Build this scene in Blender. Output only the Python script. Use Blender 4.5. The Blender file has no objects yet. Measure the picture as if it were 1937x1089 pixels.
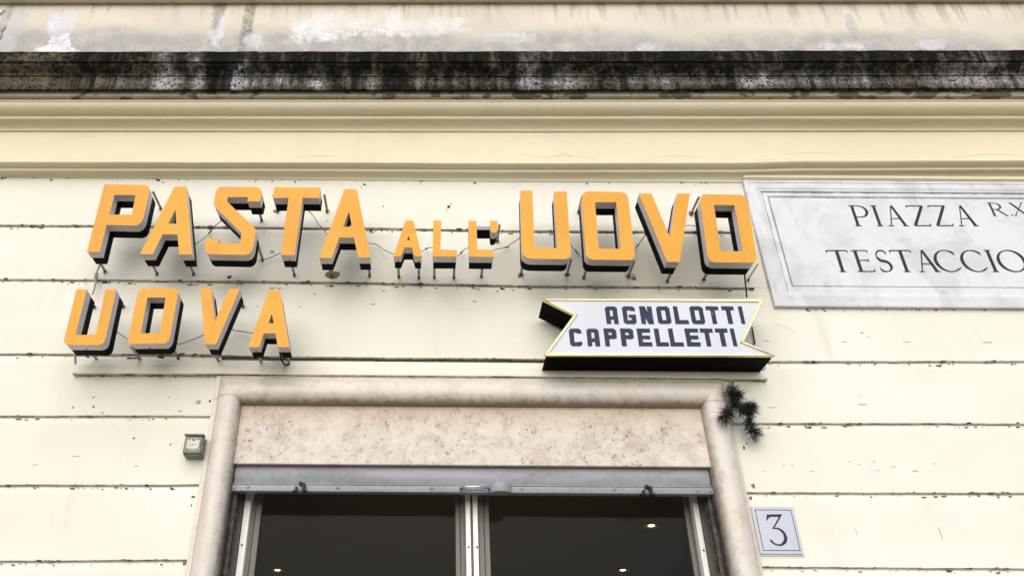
import bpy, bmesh, math, random
import numpy as np
from mathutils import Vector, Matrix, noise as mnoise
R = math.radians
random.seed(11)
S = bpy.context.scene

# ------------------------------------------------------------------ camera
F = 1500.0                       # focal length in photo pixels (photo is 1937 wide)
W, H = 1937.0, 1089.0
DIST, EYE = 3.35, 1.6            # metres from the facade, eye height
PX = 815.0                       # principal point: the photo is cropped, so its centre is not the lens axis
_up = Vector((17.0, 2443.0, -F)).normalized()          # vertical direction seen in camera axes
_h = Vector((1.0, -0.007, 0.0)); _h.z = -(_up.x*_h.x + _up.y*_h.y)/_up.z; _h.normalize()
_n = _up.cross(_h)                                        # into the wall
CAM = Vector((0.0, -DIST, EYE))
def cam2w(v): return Vector((_h.dot(v), _n.dot(v), _up.dot(v)))
cam_d = bpy.data.cameras.new('camera'); cam = bpy.data.objects.new('camera', cam_d)
S.collection.objects.link(cam); S.camera = cam
cam_d.sensor_fit = 'HORIZONTAL'; cam_d.sensor_width = 36.0; cam_d.lens = 36.0*F/W; cam_d.shift_x = (W/2-PX)/W
cam_d.clip_start = 0.05; cam_d.clip_end = 2000
cx, cy, cz = cam2w(Vector((1,0,0))), cam2w(Vector((0,1,0))), cam2w(Vector((0,0,1)))
cam.matrix_world = Matrix(((cx.x,cy.x,cz.x,CAM.x),(cx.y,cy.y,cz.y,CAM.y),(cx.z,cy.z,cz.z,CAM.z),(0,0,0,1)))

# ------------------------------------------------------------------ sky, sun, exposure
SUN_EL, SUN_AZ = 33.0, -10.0     # azimuth from the facade's outward normal, negative = from the left
wd = bpy.data.worlds.new('World'); S.world = wd; wd.use_nodes = True
nt = wd.node_tree; bg = nt.nodes['Background']
sk = nt.nodes.new('ShaderNodeTexSky'); sk.sky_type = 'NISHITA'; sk.sun_disc = False
sk.sun_elevation = R(SUN_EL); sk.sun_rotation = R(180+SUN_AZ*-1)
sk.air_density = 1.0; sk.dust_density = 0.6; sk.ozone_density = 1.0
nt.links.new(sk.outputs[0], bg.inputs[0]); bg.inputs[1].default_value = 0.105
sl = bpy.data.lights.new('sun', 'SUN'); sl.energy = 1.5; sl.angle = R(76); sl.color = (1.0, 0.90, 0.78)
sun = bpy.data.objects.new('sun', sl); S.collection.objects.link(sun)
sdir = Vector((math.sin(R(SUN_AZ))*math.cos(R(SUN_EL)), -math.cos(R(SUN_AZ))*math.cos(R(SUN_EL)), math.sin(R(SUN_EL))))
sun.rotation_euler = sdir.to_track_quat('Z', 'Y').to_euler(); sun.location = sdir*20
S.view_settings.view_transform = 'Standard'; S.view_settings.look = 'None'
S.view_settings.exposure = 0.93; S.view_settings.gamma = 1; S.view_settings.use_curve_mapping = False

# ------------------------------------------------------------------ helpers
def at(px, py, d=0.0):
    """world point that lies d metres in front of the facade plane, seen at photo pixel px,py"""
    v = cam2w(Vector((px - PX, -(py - H/2), -F)))
    t = (-d - CAM.y)/v.y
    return CAM + v*t
def at_z(px, py, z):
    v = cam2w(Vector((px - PX, -(py - H/2), -F)))
    return CAM + v*((z - CAM.z)/v.z)
def zoom(s, ox, oy): return lambda p: (ox + p[0]/s, oy + p[1]/s)

def link(o, parent=None):
    S.collection.objects.link(o)
    if parent is not None:
        o.parent = parent
        o.matrix_parent_inverse = parent.matrix_world.inverted()
    return o
def tag(o, label=None, cat=None, group=None, kind=None):
    if label: o['label'] = label
    if cat: o['category'] = cat
    if group: o['group'] = group
    if kind: o['kind'] = kind
    return o
def thing(name, label, cat, loc, group=None):
    o = bpy.data.objects.new(name, None); o.empty_display_size = .05
    o.location = loc; o.matrix_world = Matrix.Translation(loc)
    S.collection.objects.link(o)
    return tag(o, label, cat, group)
def obj(name, bm, mat, parent=None, smooth=None, attr=None):
    bmesh.ops.recalc_face_normals(bm, faces=bm.faces[:])
    me = bpy.data.meshes.new(name); bm.to_mesh(me); bm.free()
    mats = mat if isinstance(mat, (list, tuple)) else [mat]
    for m in mats: me.materials.append(m)
    if smooth is not None:
        me.polygons.foreach_set('use_smooth', [True]*len(me.polygons))
        me.set_sharp_from_angle(angle=R(smooth))
    return link(bpy.data.objects.new(name, me), parent)

def box(bm, x0, x1, y0, y1, z0, z1, mi=0):
    vs = [bm.verts.new((x, y, z)) for z in (z0, z1) for y in (y0, y1) for x in (x0, x1)]
    fs = [(0,1,3,2),(4,6,7,5),(0,4,5,1),(1,5,7,3),(3,7,6,2),(2,6,4,0)]
    out = []
    for f in fs:
        fc = bm.faces.new([vs[i] for i in f]); fc.material_index = mi; out.append(fc)
    return out
def bbox(x0, x1, y0, y1, z0, z1, bev=0.0, seg=2):
    bm = bmesh.new(); box(bm, x0, x1, y0, y1, z0, z1)
    if bev: bmesh.ops.bevel(bm, geom=bm.edges[:], offset=bev, segments=seg, affect='EDGES', profile=.5)
    return bm
def tube(bm, pts, r, n=6, cap=True):
    pts = [Vector(p) for p in pts]; rings = []
    for i, p in enumerate(pts):
        a = pts[max(i-1, 0)]; b = pts[min(i+1, len(pts)-1)]
        t = (b-a).normalized(); u = t.cross(Vector((0.31, .2, 1))).normalized(); w = t.cross(u)
        rr = r[i] if isinstance(r, (list, tuple)) else r
        rings.append([bm.verts.new(p + (u*math.cos(k*2*math.pi/n) + w*math.sin(k*2*math.pi/n))*rr) for k in range(n)])
    for i in range(len(rings)-1):
        for k in range(n):
            bm.faces.new((rings[i][k], rings[i][(k+1) % n], rings[i+1][(k+1) % n], rings[i+1][k]))
    if cap:
        bm.faces.new(rings[0][::-1]); bm.faces.new(rings[-1])
def lathe(bm, prof, c, axis_y=True, n=20, closed=True):
    """prof: (radius, depth) pairs, turned about the facade normal through c (depth grows toward the viewer)"""
    rings = []
    for r, d in prof:
        rings.append([bm.verts.new((c[0]+r*math.cos(2*math.pi*k/n), c[1]-d, c[2]+r*math.sin(2*math.pi*k/n))) for k in range(n)])
    for a, b in zip(rings[:-1], rings[1:]):
        for k in range(n): bm.faces.new((a[k], a[(k+1) % n], b[(k+1) % n], b[k]))
    if closed: bm.faces.new(rings[-1])
def poly(bm, loops, d, mi=0, plane=True):
    """fill loops (outer + holes) of (x,z) at depth d"""
    es, vl = [], []
    for lp in loops:
        vs = [bm.verts.new((x, -d, z)) for x, z in lp]; vl.append(vs)
        for i in range(len(vs)): es.append(bm.edges.new((vs[i], vs[(i+1) % len(vs)])))
    r = bmesh.ops.triangle_fill(bm, edges=es, use_beauty=True, use_dissolve=False, normal=(0,-1,0))
    for f in r['geom']:
        if isinstance(f, bmesh.types.BMFace): f.material_index = mi
    return vl
def extrude_loops(bm, loops, d0, d1, front=True, back=True):
    a = poly(bm, loops, d1) if front else [[bm.verts.new((x, -d1, z)) for x, z in lp] for lp in loops]
    b = poly(bm, loops, d0) if back else [[bm.verts.new((x, -d0, z)) for x, z in lp] for lp in loops]
    for va, vb in zip(a, b):
        n = len(va)
        for i in range(n): bm.faces.new((va[i], va[(i+1) % n], vb[(i+1) % n], vb[i]))
def area(lp): return .5*sum(lp[i][0]*lp[(i+1) % len(lp)][1]-lp[(i+1) % len(lp)][0]*lp[i][1] for i in range(len(lp)))
def offset(lp, k):
    """move a closed loop by k to its left (positive = inwards for a counter-clockwise loop)"""
    n = len(lp); out = []
    for i in range(n):
        p0, p, p1 = Vector(lp[i-1]), Vector(lp[i]), Vector(lp[(i+1) % n])
        a = (p-p0).normalized(); b = (p1-p).normalized()
        na, nb = Vector((-a.y, a.x)), Vector((-b.y, b.x))
        m = na+nb
        m = m/max(.35, m.length_squared/2) if m.length > .01 else na
        q = p + m*k; out.append((q.x, q.y))
    return out
def inset(loops, k):
    out = []
    for i, lp in enumerate(loops):
        s = 1 if area(lp) > 0 else -1
        out.append(offset(lp, k*s if i == 0 else -k*s))
    return out
def plane_loop(pts, d): return [(v.x, v.z) for v in (at(p[0], p[1], d) for p in pts)]

# ------------------------------------------------------------------ materials
class MT:
    def __init__(s, name, rough=.6, metal=0.0, spec=.5, color=(.5,.5,.5)):
        s.m = bpy.data.materials.new(name); s.m.use_nodes = True; s.t = s.m.node_tree
        s.b = s.t.nodes['Principled BSDF']
        s.set('Roughness', rough); s.set('Metallic', metal); s.set('Specular IOR Level', spec); s.set('Base Color', color)
        s._p = None
    def set(s, k, v):
        i = s.b.inputs[k]
        if hasattr(v, 'node'): s.t.links.new(v, i)
        else: i.default_value = (*v, 1) if isinstance(v, tuple) and len(v) == 3 else v
        return s
    def n(s, typ, **kw):
        nd = s.t.nodes.new('ShaderNode'+typ)
        for k, v in kw.items(): setattr(nd, k, v)
        return nd
    def put(s, sock, v):
        if hasattr(v, 'node'): s.t.links.new(v, sock)
        else: sock.default_value = (*v, 1) if isinstance(v, tuple) and len(v) == 3 and sock.type == 'RGBA' else v
    @property
    def pos(s):
        if s._p is None: s._p = s.n('NewGeometry').outputs['Position']
        return s._p
    def vmath(s, op, a, b):
        nd = s.n('VectorMath', operation=op); s.put(nd.inputs[0], a); s.put(nd.inputs[1], b)
        return nd.outputs['Value'] if op == 'LENGTH' else nd.outputs[0]
    def math(s, op, a, b=0.0, clamp=False):
        nd = s.n('Math', operation=op); nd.use_clamp = clamp
        s.put(nd.inputs[0], a); s.put(nd.inputs[1], b); return nd.outputs[0]
    def noise(s, scale, detail=4, rough=.55, stretch=(1,1,1), off=(0,0,0), dist=0.0):
        v = s.vmath('MULTIPLY', s.vmath('ADD', s.pos, tuple(off)), tuple(stretch))
        nd = s.n('TexNoise'); s.put(nd.inputs['Vector'], v); nd.inputs['Scale'].default_value = scale
        nd.inputs['Detail'].default_value = detail; nd.inputs['Roughness'].default_value = rough
        nd.inputs['Distortion'].default_value = dist
        return nd.outputs['Fac']
    def voro(s, scale, stretch=(1,1,1), feature='F1'):
        nd = s.n('TexVoronoi', feature=feature); s.put(nd.inputs['Vector'], s.vmath('MULTIPLY', s.pos, tuple(stretch)))
        nd.inputs['Scale'].default_value = scale; return nd.outputs['Distance']
    def step(s, v, a, b, lo=0.0, hi=1.0):
        nd = s.n('MapRange', interpolation_type='SMOOTHSTEP'); s.put(nd.inputs[0], v)
        for i, q in zip((1,2,3,4), (a, b, lo, hi)): nd.inputs[i].default_value = q
        return nd.outputs[0]
    def mix(s, f, a, b, blend='MIX'):
        nd = s.n('Mix', data_type='RGBA', blend_type=blend)
        s.put(nd.inputs[0], f); s.put(nd.inputs[6], a); s.put(nd.inputs[7], b); return nd.outputs[2]
    def attr(s, name): return s.n('Attribute', attribute_name=name).outputs['Fac']
    def sep(s):
        nd = s.n('SeparateXYZ'); s.put(nd.inputs[0], s.pos); return nd.outputs
    def blob(s, px, py, rx, ry, d, wob=.5, nz=None, soft=.6):
        c = at(px, py, d); ax = (at(px+rx, py, d)-c).length; az = (at(px, py+ry, d)-c).length
        v = s.vmath('DIVIDE', s.vmath('SUBTRACT', s.pos, tuple(c)), (ax, 1e3, az))
        L = s.vmath('LENGTH', v, (0,0,0))
        L = s.math('ADD', L, s.math('MULTIPLY', s.math('SUBTRACT', nz, .5), wob*2)) if nz is not None else L
        return s.step(L, 1.0+soft*.5, 1.0-soft*.5)
    def bump(s, h, strength=.3, dist=.01):
        nd = s.n('Bump'); nd.inputs['Strength'].default_value = strength; nd.inputs['Distance'].default_value = dist
        s.put(nd.inputs['Height'], h); s.t.links.new(nd.outputs[0], s.b.inputs['Normal']); return s

def mat_plaster(name, base, tint, grey):
    m = MT(name, rough=.72, spec=.25)
    big = m.noise(.9, 3, .5, (1,1,1.6)); mid = m.noise(5, 5, .6); fine = m.noise(55, 4, .7)
    c = m.mix(m.step(big, .35, .7), base, tint)
    c = m.mix(m.math('MULTIPLY', m.step(mid, .5, .75), .28), c, grey)
    c = m.mix(m.math('MULTIPLY', m.step(fine, .52, .75), .12), c, (.42,.39,.32))
    spk = m.step(m.noise(120, 2, .5), .73, .78)
    c = m.mix(m.math('MULTIPLY', spk, m.math('MULTIPLY', m.step(mid, .45, .7), .55)), c, (.14,.11,.08))
    stn = m.noise(7, 5, .65, (1,1,.10), off=(2,0,0)); pat = m.noise(1.3, 4, .6, off=(9,0,4))
    c = m.mix(m.math('MULTIPLY', m.math('MULTIPLY', m.step(stn, .54, .72), m.step(pat, .46, .62)), .30), c, (.50,.455,.37))
    c = m.mix(m.math('MULTIPLY', m.step(m.noise(13, 6, .75, (.7,1,1.3), dist=.5), .60, .66), m.math('MULTIPLY', m.step(pat, .50, .60), .22)), c, (.60,.585,.56))
    d = m.attr('dirt')
    dn = m.noise(26, 6, .75, (.55,1,1)); dl = m.noise(2.2, 3, .6, off=(3,0,0))
    df = m.step(m.math('ADD', m.math('MULTIPLY', d, .62), m.math('ADD', m.math('MULTIPLY', dn, .55), m.math('MULTIPLY', dl, .25))), .78, 1.0)
    c = m.mix(m.math('MULTIPLY', df, m.step(d, .02, .4)), c, (.055,.04,.028))
    m.set('Base Color', c)
    h = m.math('ADD', m.math('MULTIPLY', mid, .6), m.math('MULTIPLY', fine, .22))
    return m.bump(h, .55, .007).m
M_wall = mat_plaster('cream_plaster', (.745,.722,.632), (.72,.682,.562), (.62,.605,.56))
M_mould = mat_plaster('ochre_cream_paint', (.74,.665,.48), (.71,.625,.425), (.60,.55,.43))

def mat_upper():
    m = MT('weathered_plaster', rough=.85, spec=.15); D = 0.0
    nz = m.noise(7, 5, .65); nf = m.noise(40, 4, .7); nl = m.noise(1.6, 4, .6); nzz = m.noise(9, 7, .72, (1,1,.8), dist=.4)
    c = m.mix(m.step(nl, .35, .65), (.69,.625,.51), (.60,.54,.445))
    st = m.noise(16, 4, .7, (1,1,.09)); z = m.sep()[2]
    ztop = at(968, 0).z; zbot = at(968, 97).z
    k = m.step(z, ztop-.28, ztop)
    c = m.mix(m.math('MULTIPLY', m.step(st, .5, .62), m.math('MULTIPLY', k, .8)), c, (.38,.33,.27))
    c = m.mix(m.math('MULTIPLY', m.step(st, .50, .40), m.math('MULTIPLY', k, .5)), c, (.66,.62,.55))
    low = m.step(m.math('ADD', z, m.math('MULTIPLY', m.math('SUBTRACT', nl, .5), .35)), zbot+.24, zbot+.09)
    c = m.mix(m.math('MULTIPLY', low, m.step(nzz, .35, .6, .45, .95)), c, (.37,.35,.335))
    for (px, py, rx, ry, col, a) in [
        (118,48,26,24,(.66,.67,.76),1), (112,80,20,20,(.82,.82,.90),1), (110,95,42,5,(.82,.82,.86),.9),
        (20,50,28,60,(.50,.49,.52),.8), (8,40,9,40,(.28,.27,.28),.8), (60,68,30,14,(.36,.34,.31),.7),
        (415,10,13,38,(.36,.33,.29),.8), (412,55,12,35,(.66,.65,.70),.9), (470,35,11,75,(.20,.18,.16),.95), (416,14,10,42,(.24,.21,.18),.9), (478,80,18,14,(.66,.66,.70),.8),
        (640,48,80,26,(.76,.745,.73),.75), (590,62,40,18,(.76,.755,.76),.7), (742,32,16,22,(.78,.77,.76),.8), (790,55,80,14,(.76,.75,.76),.75), (845,40,40,8,(.76,.745,.73),.6), (270,75,60,9,(.36,.345,.33),.75),
        (960,72,60,10,(.74,.73,.74),.6), (1606,28,9,20,(.72,.71,.70),.9), (1612,50,9,22,(.40,.37,.33),.7), (1590,88,40,7,(.72,.71,.76),.7),
        (1765,84,30,8,(.72,.71,.76),.8), (1780,72,80,16,(.44,.42,.40),.6), (1220,88,20,8,(.70,.69,.74),.7), (1175,78,90,10,(.46,.44,.42),.6),
        (930,80,60,12,(.44,.42,.41),.6)]:
        bl = m.blob(px, py, rx, ry, D, 1.0, nzz, .55)
        brk = m.step(m.math('ADD', m.math('MULTIPLY', nf, .8), m.math('MULTIPLY', nzz, .6)), .55, .80, 1.0, .35)
        c = m.mix(m.math('MULTIPLY', m.math('MULTIPLY', bl, a), brk), c, col)
    c = m.mix(m.math('MULTIPLY', m.step(nf, .58, .75), .2), c, (.30,.27,.22))
    m.set('Base Color', c)
    return m.bump(m.math('ADD', m.math('MULTIPLY', nz, .6), m.math('MULTIPLY', nf, .3)), .5, .008).m
M_upper = mat_upper()

def mat_crust():
    m = MT('black_crust_stone', rough=.95, spec=.05); X = m.sep()[0]
    n1 = m.noise(2.4, 4, .6, (1,1,.5), off=(5,0,0)); n2 = m.noise(42, 7, .8); n3 = m.noise(120, 4, .75); st = m.noise(13, 5, .7, (1,1,.10)); nb = m.noise(7, 5, .65, off=(1,0,3))
    a = m.attr('dirt')                                    # 0 on the lower member, 1 at the top edge
    c = m.mix(m.step(n2, .40, .62), (.005,.005,.0045), (.026,.023,.018))
    grit = m.math('ADD', m.math('MULTIPLY', n2, .6), m.math('MULTIPLY', n3, .5))
    # brownish stone showing through
    br = m.math('SUBTRACT', m.math('ADD', m.math('MULTIPLY', st, .8), m.math('MULTIPLY', nb, .5)), m.math('MULTIPLY', a, .10))
    c = m.mix(m.math('MULTIPLY', m.step(br, .54, .72), m.step(grit, .46, .62)), c, (.13,.108,.075))
    # pale lichen, mostly on the lower member
    li = m.math('ADD', m.math('MULTIPLY', n1, .8), m.math('ADD', m.math('MULTIPLY', st, .55), m.math('MULTIPLY', nb, .35)))
    li = m.math('SUBTRACT', li, m.math('MULTIPLY', a, .30))
    for (px, rx, k) in ((315,32,1), (368,20,.8), (445,28,1), (600,22,.5), (690,30,.35), (1000,26,.7), (1060,40,.4), (1200,25,.4), (1430,40,.25), (1860,130,.5)):
        c0 = at(px, 155, .24).x; w = abs(at(px+rx, 155, .24).x-c0)
        li = m.math('ADD', li, m.math('MULTIPLY', m.step(m.math('ABSOLUTE', m.math('SUBTRACT', X, c0)), w*1.3, w*.3), .30*k))
    f = m.step(li, .66, .98)
    c = m.mix(m.math('MULTIPLY', f, m.step(grit, .44, .62)), c, (.22,.205,.19))
    c = m.mix(m.math('MULTIPLY', m.step(li, .84, 1.06), m.step(grit, .52, .60)), c, (.66,.65,.68))
    left = m.step(X, at(480,140,.25).x, at(20,140,.25).x)
    c = m.mix(m.math('MULTIPLY', m.math('MULTIPLY', left, m.step(m.math('SUBTRACT', m.math('ADD', grit, m.math('MULTIPLY', nb, .35)), m.math('MULTIPLY', a, .12)), .56, .76)), .7), c, (.155,.125,.08))
    right = m.step(X, at(1700,150,.25).x, at(1900,150,.25).x)
    c = m.mix(m.math('MULTIPLY', m.math('MULTIPLY', right, m.step(m.math('SUBTRACT', m.math('ADD', m.math('MULTIPLY', grit, .6), m.math('MULTIPLY', st, .6)), m.math('MULTIPLY', a, .1)), .52, .68)), .7), c, (.33,.295,.27))
    c = m.mix(m.math('MULTIPLY', m.step(n3, .64, .70), .5), c, (.34,.32,.29))
    blk = m.noise(4.2, 4, .7, (1,1,.06), off=(7,0,0))
    c = m.mix(m.math('MULTIPLY', m.step(m.math('ADD', blk, m.math('MULTIPLY', nb, .15)), .57, .68), .9), c, (.008,.008,.007))
    m.set('Base Color', c)
    return m.bump(m.math('ADD', n2, m.math('MULTIPLY', n3, .5)), .7, .008).m
M_crust = mat_crust()
def mat_soffit():
    m = MT('peeling_soffit', rough=.9, spec=.1)
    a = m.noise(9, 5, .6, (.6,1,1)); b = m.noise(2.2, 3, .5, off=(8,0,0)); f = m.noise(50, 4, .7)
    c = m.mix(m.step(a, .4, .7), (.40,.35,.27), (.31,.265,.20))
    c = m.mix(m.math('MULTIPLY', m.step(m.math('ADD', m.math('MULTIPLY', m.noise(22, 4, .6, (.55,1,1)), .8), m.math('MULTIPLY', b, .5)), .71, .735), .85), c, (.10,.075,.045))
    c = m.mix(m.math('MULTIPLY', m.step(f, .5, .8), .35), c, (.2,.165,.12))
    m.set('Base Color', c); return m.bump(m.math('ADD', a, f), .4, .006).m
M_soffit = mat_soffit()
def mat_jamb():
    m = MT('pink_beige_marble', rough=.30, spec=.5)
    n1 = m.noise(1.8, 5, .6); n2 = m.noise(22, 5, .7); n3 = m.noise(95, 2, .5)
    c = m.mix(m.step(n1, .35, .65), (.615,.545,.455), (.585,.535,.475))
    c = m.mix(m.math('MULTIPLY', m.step(n2, .48, .70), .45), c, (.44,.36,.30))
    c = m.mix(m.math('MULTIPLY', m.step(m.noise(7, 5, .6, (1,1,.4), off=(2,0,0)), .50, .68), .35), c, (.48,.375,.285))
    c = m.mix(m.math('MULTIPLY', m.step(n3, .68, .76), .7), c, (.22,.17,.13))
    d = m.attr('dirt')
    c = m.mix(m.math('MULTIPLY', m.step(m.math('ADD', d, m.math('MULTIPLY', n2, .8)), .62, 1.25), .85), c, (.18,.125,.075))
    m.set('Base Color', c); return m.bump(m.math('SUBTRACT', n2, m.step(n3, .68, .76)), .12, .003).m
M_jamb = mat_jamb()
def mat_trav():
    m = MT('travertine', rough=.6, spec=.3)
    n1 = m.noise(3.6, 6, .65, (.8,1,1)); n2 = m.noise(34, 7, .76, dist=.5); n3 = m.noise(95, 4, .7); n4 = m.noise(11, 5, .7, off=(4,0,2), dist=.5)
    c = m.mix(m.step(n1, .40, .60), (.645,.575,.49), (.605,.53,.455))
    c = m.mix(m.math('MULTIPLY', m.step(n4, .49, .62), .75), c, (.49,.415,.36))
    c = m.mix(m.math('MULTIPLY', m.step(n4, .46, .36), .6), c, (.72,.655,.60))
    c = m.mix(m.math('MULTIPLY', m.step(n2, .52, .62), m.step(n1, .40, .56, .2, .6)), c, (.42,.36,.315))
    pit = m.math('MULTIPLY', m.step(m.math('ADD', m.math('MULTIPLY', n2, .55), m.math('MULTIPLY', n3, .6)), .645, .70), m.step(m.math('ADD', n1, m.math('MULTIPLY', n4, .5)), .66, .82))
    c = m.mix(m.math('MULTIPLY', pit, .85), c, (.17,.13,.105))
    z = m.sep()[2]; zt = at(890, 769, .006).z
    top = m.step(m.math('ADD', z, m.math('MULTIPLY', n1, .1)), zt-.07, zt+.05)
    c = m.mix(m.math('MULTIPLY', top, .5), c, (.46,.33,.19))
    m.set('Base Color', c); return m.bump(m.math('SUBTRACT', m.math('MULTIPLY', n2, .5), pit), .5, .004).m
M_trav = mat_trav()
def mat_marble(name, base, vein, dark):
    m = MT(name, rough=.5, spec=.35)
    n1 = m.noise(3.2, 5, .6, (1,1,1.0), dist=1.2); n2 = m.noise(9, 6, .7, (1.6,1,.8)); n3 = m.noise(60, 4, .7)
    c = m.mix(m.step(n1, .42, .66), base, vein)
    c = m.mix(m.math('MULTIPLY', m.step(n2, .54, .72), .5), c, dark)
    c = m.mix(m.math('MULTIPLY', m.step(n3, .66, .8), .35), c, (.25,.23,.22))
    d = m.attr('dirt')
    c = m.mix(m.math('MULTIPLY', m.step(m.math('ADD', m.math('MULTIPLY', d, .6), m.math('MULTIPLY', n2, .9)), .72, 1.1), .9), c, (.16,.14,.125))
    m.set('Base Color', c); return m.bump(n3, .12, .003).m
M_plaque = mat_marble('white_marble', (.65,.64,.655), (.53,.52,.54), (.42,.395,.375))
M_number = mat_marble('blue_white_marble', (.50,.515,.58), (.43,.445,.52), (.36,.36,.40))
def mat_orange():
    m = MT('orange_acrylic', rough=.38, spec=.3)
    n1 = m.noise(2.5, 3, .5); n2 = m.noise(60, 5, .75); st = m.noise(24, 5, .65, (1,1,.10)); n4 = m.noise(9, 5, .65)
    c = m.mix(m.step(n1, .3, .7), (.69,.335,.024), (.655,.290,.018))
    c = m.mix(m.math('MULTIPLY', m.step(n4, .48, .70), .35), c, (.68,.325,.05))
    c = m.mix(m.math('MULTIPLY', m.step(st, .50, .70), .30), c, (.48,.215,.03))
    c = m.mix(m.math('MULTIPLY', m.step(n2, .56, .74), .28), c, (.52,.235,.05))
    m.set('Base Color', c); m.set('Roughness', m.step(n4, .3, .7, .30, .52)); return m.bump(n4, .06, .004).m
M_orange = mat_orange()
def mat_simple(name, base, alt, rough=.5, metal=0.0, spec=.4, scale=14, amt=.5, bump=0.0, stretch=(1,1,1)):
    m = MT(name, rough=rough, metal=metal, spec=spec)
    n1 = m.noise(scale, 5, .65, stretch); n2 = m.noise(scale*6, 3, .6)
    c = m.mix(m.math('MULTIPLY', m.step(m.math('ADD', m.math('MULTIPLY', n1, .7), m.math('MULTIPLY', n2, .3)), .42, .66), amt), base, alt)
    m.set('Base Color', c); m.set('Roughness', m.step(n1, .2, .8, max(.05, rough-.08), min(1, rough+.1)))
    if bump: m.bump(n2, bump, .002)
    return m.m
M_return = mat_simple('white_acrylic_return', (.68,.63,.64), (.54,.50,.50), .45, 0, .35, 12, .6, 0)
M_shell = mat_simple('black_metal_shell', (.0022,.002,.002), (.006,.005,.0045), .6, 0, .04, 18, .6)
M_pin = mat_simple('galvanised_pin', (.36,.34,.31), (.20,.165,.13), .5, .4, .4, 60, .7)
M_bolt = mat_simple('dark_bolt', (.035,.032,.03), (.08,.06,.045), .5, .5, .4, 60, .6)
M_gold = mat_simple('gold_trim', (.86,.74,.36), (.66,.52,.22), .26, .6, .5, 10, .4)
M_box = mat_simple('black_sign_box', (.0018,.0018,.0018), (.004,.0035,.003), .6, 0, .03, 12, .5)
M_panel = mat_simple('white_sign_panel', (.585,.60,.64), (.545,.56,.60), .35, 0, .35, 4, .6)
M_shutter = mat_simple('grey_shutter_paint', (.285,.288,.305), (.20,.195,.195), .45, 0, .4, 7, .9, .1, (.25,1,1.5))
M_alu = mat_simple('aluminium', (.80,.78,.74), (.68,.66,.62), .40, .15, .5, 8, .5, 0, (3,1,.2))
M_dull = mat_simple('dull_aluminium', (.17,.15,.13), (.13,.115,.10), .45, .15, .4, 8, .5, 0, (3,1,.2))
M_rail = mat_simple('rusty_dark_rail', (.05,.045,.042), (.20,.17,.145), .65, .3, .3, 24, .8, .3)
M_black = mat_simple('black_rubber', (.012,.012,.012), (.03,.03,.03), .5, 0, .3, 30, .4)
M_chrome = mat_simple('chrome_handle', (.60,.61,.63), (.45,.45,.46), .22, .9, .5, 30, .3)
M_outlet = mat_simple('grey_green_plastic', (.215,.215,.19), (.13,.13,.11), .5, 0, .4, 30, .6, .15)
M_socket = mat_simple('aged_ivory_plastic', (.62,.57,.44), (.52,.46,.34), .4, 0, .4, 40, .6)
M_wire = mat_simple('dusty_wire', (.10,.095,.085), (.22,.20,.17), .6, 0, .3, 50, .6)
M_cond = mat_simple('grey_conduit', (.34,.32,.28), (.20,.18,.15), .55, 0, .3, 40, .6)
M_chipgrey = mat_simple('bare_render', (.42,.40,.36), (.30,.275,.24), .9, 0, .1, 50, .7, .3)
M_chipdark = mat_simple('grime', (.045,.036,.028), (.10,.08,.06), .9, 0, .1, 50, .7, .3)
M_chiprust = mat_simple('brown_mortar', (.22,.165,.125), (.12,.085,.06), .9, 0, .1, 50, .7, .5)
M_ink = mat_simple('black_inscription', (.012,.013,.02), (.05,.05,.06), .5, 0, .3, 40, .35)
M_needle = mat_simple('dark_green_needle', (.007,.012,.009), (.016,.024,.018), .45, 0, .4, 90, .6)
M_twig = mat_simple('twig', (.04,.03,.02), (.07,.055,.035), .8, 0, .2, 60, .6)
M_ceil = mat_simple('dim_ceiling', (.52,.44,.36), (.46,.39,.32), .7, 0, .2, 1.5, .6)
M_room = mat_simple('dim_room', (.30,.26,.22), (.26,.22,.19), .7, 0, .2, 1.5, .6)
M_core = mat_simple('masonry', (.34,.30,.25), (.28,.25,.21), .9, 0, .1, 8, .6)
def mat_navy():
    m = MT('worn_navy_paint', rough=.5, spec=.3)
    a = m.noise(22, 5, .7, (1,1,.6)); b = m.noise(75, 4, .7)
    c = m.mix(m.step(m.math('ADD', m.math('MULTIPLY', a, .55), m.math('MULTIPLY', b, .5)), .60, .72), (.010,.015,.042), (.20,.225,.31))
    m.set('Base Color', c); return m.m
M_navy = mat_navy()
def mat_glass():
    m = MT('window_glass'); t = m.t
    for nd in list(t.nodes): t.nodes.remove(nd)
    o = t.nodes.new('ShaderNodeOutputMaterial'); mx = t.nodes.new('ShaderNodeMixShader')
    tr = t.nodes.new('ShaderNodeBsdfTransparent'); gl = t.nodes.new('ShaderNodeBsdfGlossy'); fr = t.nodes.new('ShaderNodeFresnel')
    tr.inputs[0].default_value = (.80,.80,.78,1); gl.inputs['Roughness'].default_value = .02; fr.inputs[0].default_value = 1.13
    gl.inputs[0].default_value = (.9,.9,.9,1)
    t.links.new(fr.outputs[0], mx.inputs[0]); t.links.new(tr.outputs[0], mx.inputs[1]); t.links.new(gl.outputs[0], mx.inputs[2])
    t.links.new(mx.outputs[0], o.inputs[0]); return m.m
M_glass = mat_glass()
M_lamp = MT('lit_lamp').set('Emission Color', (1.0,.70,.30)).set('Emission Strength', 6.0).m
M_lamprim = MT('lamp_rim', rough=.35, metal=.6, color=(.55,.42,.25)).m
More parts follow.
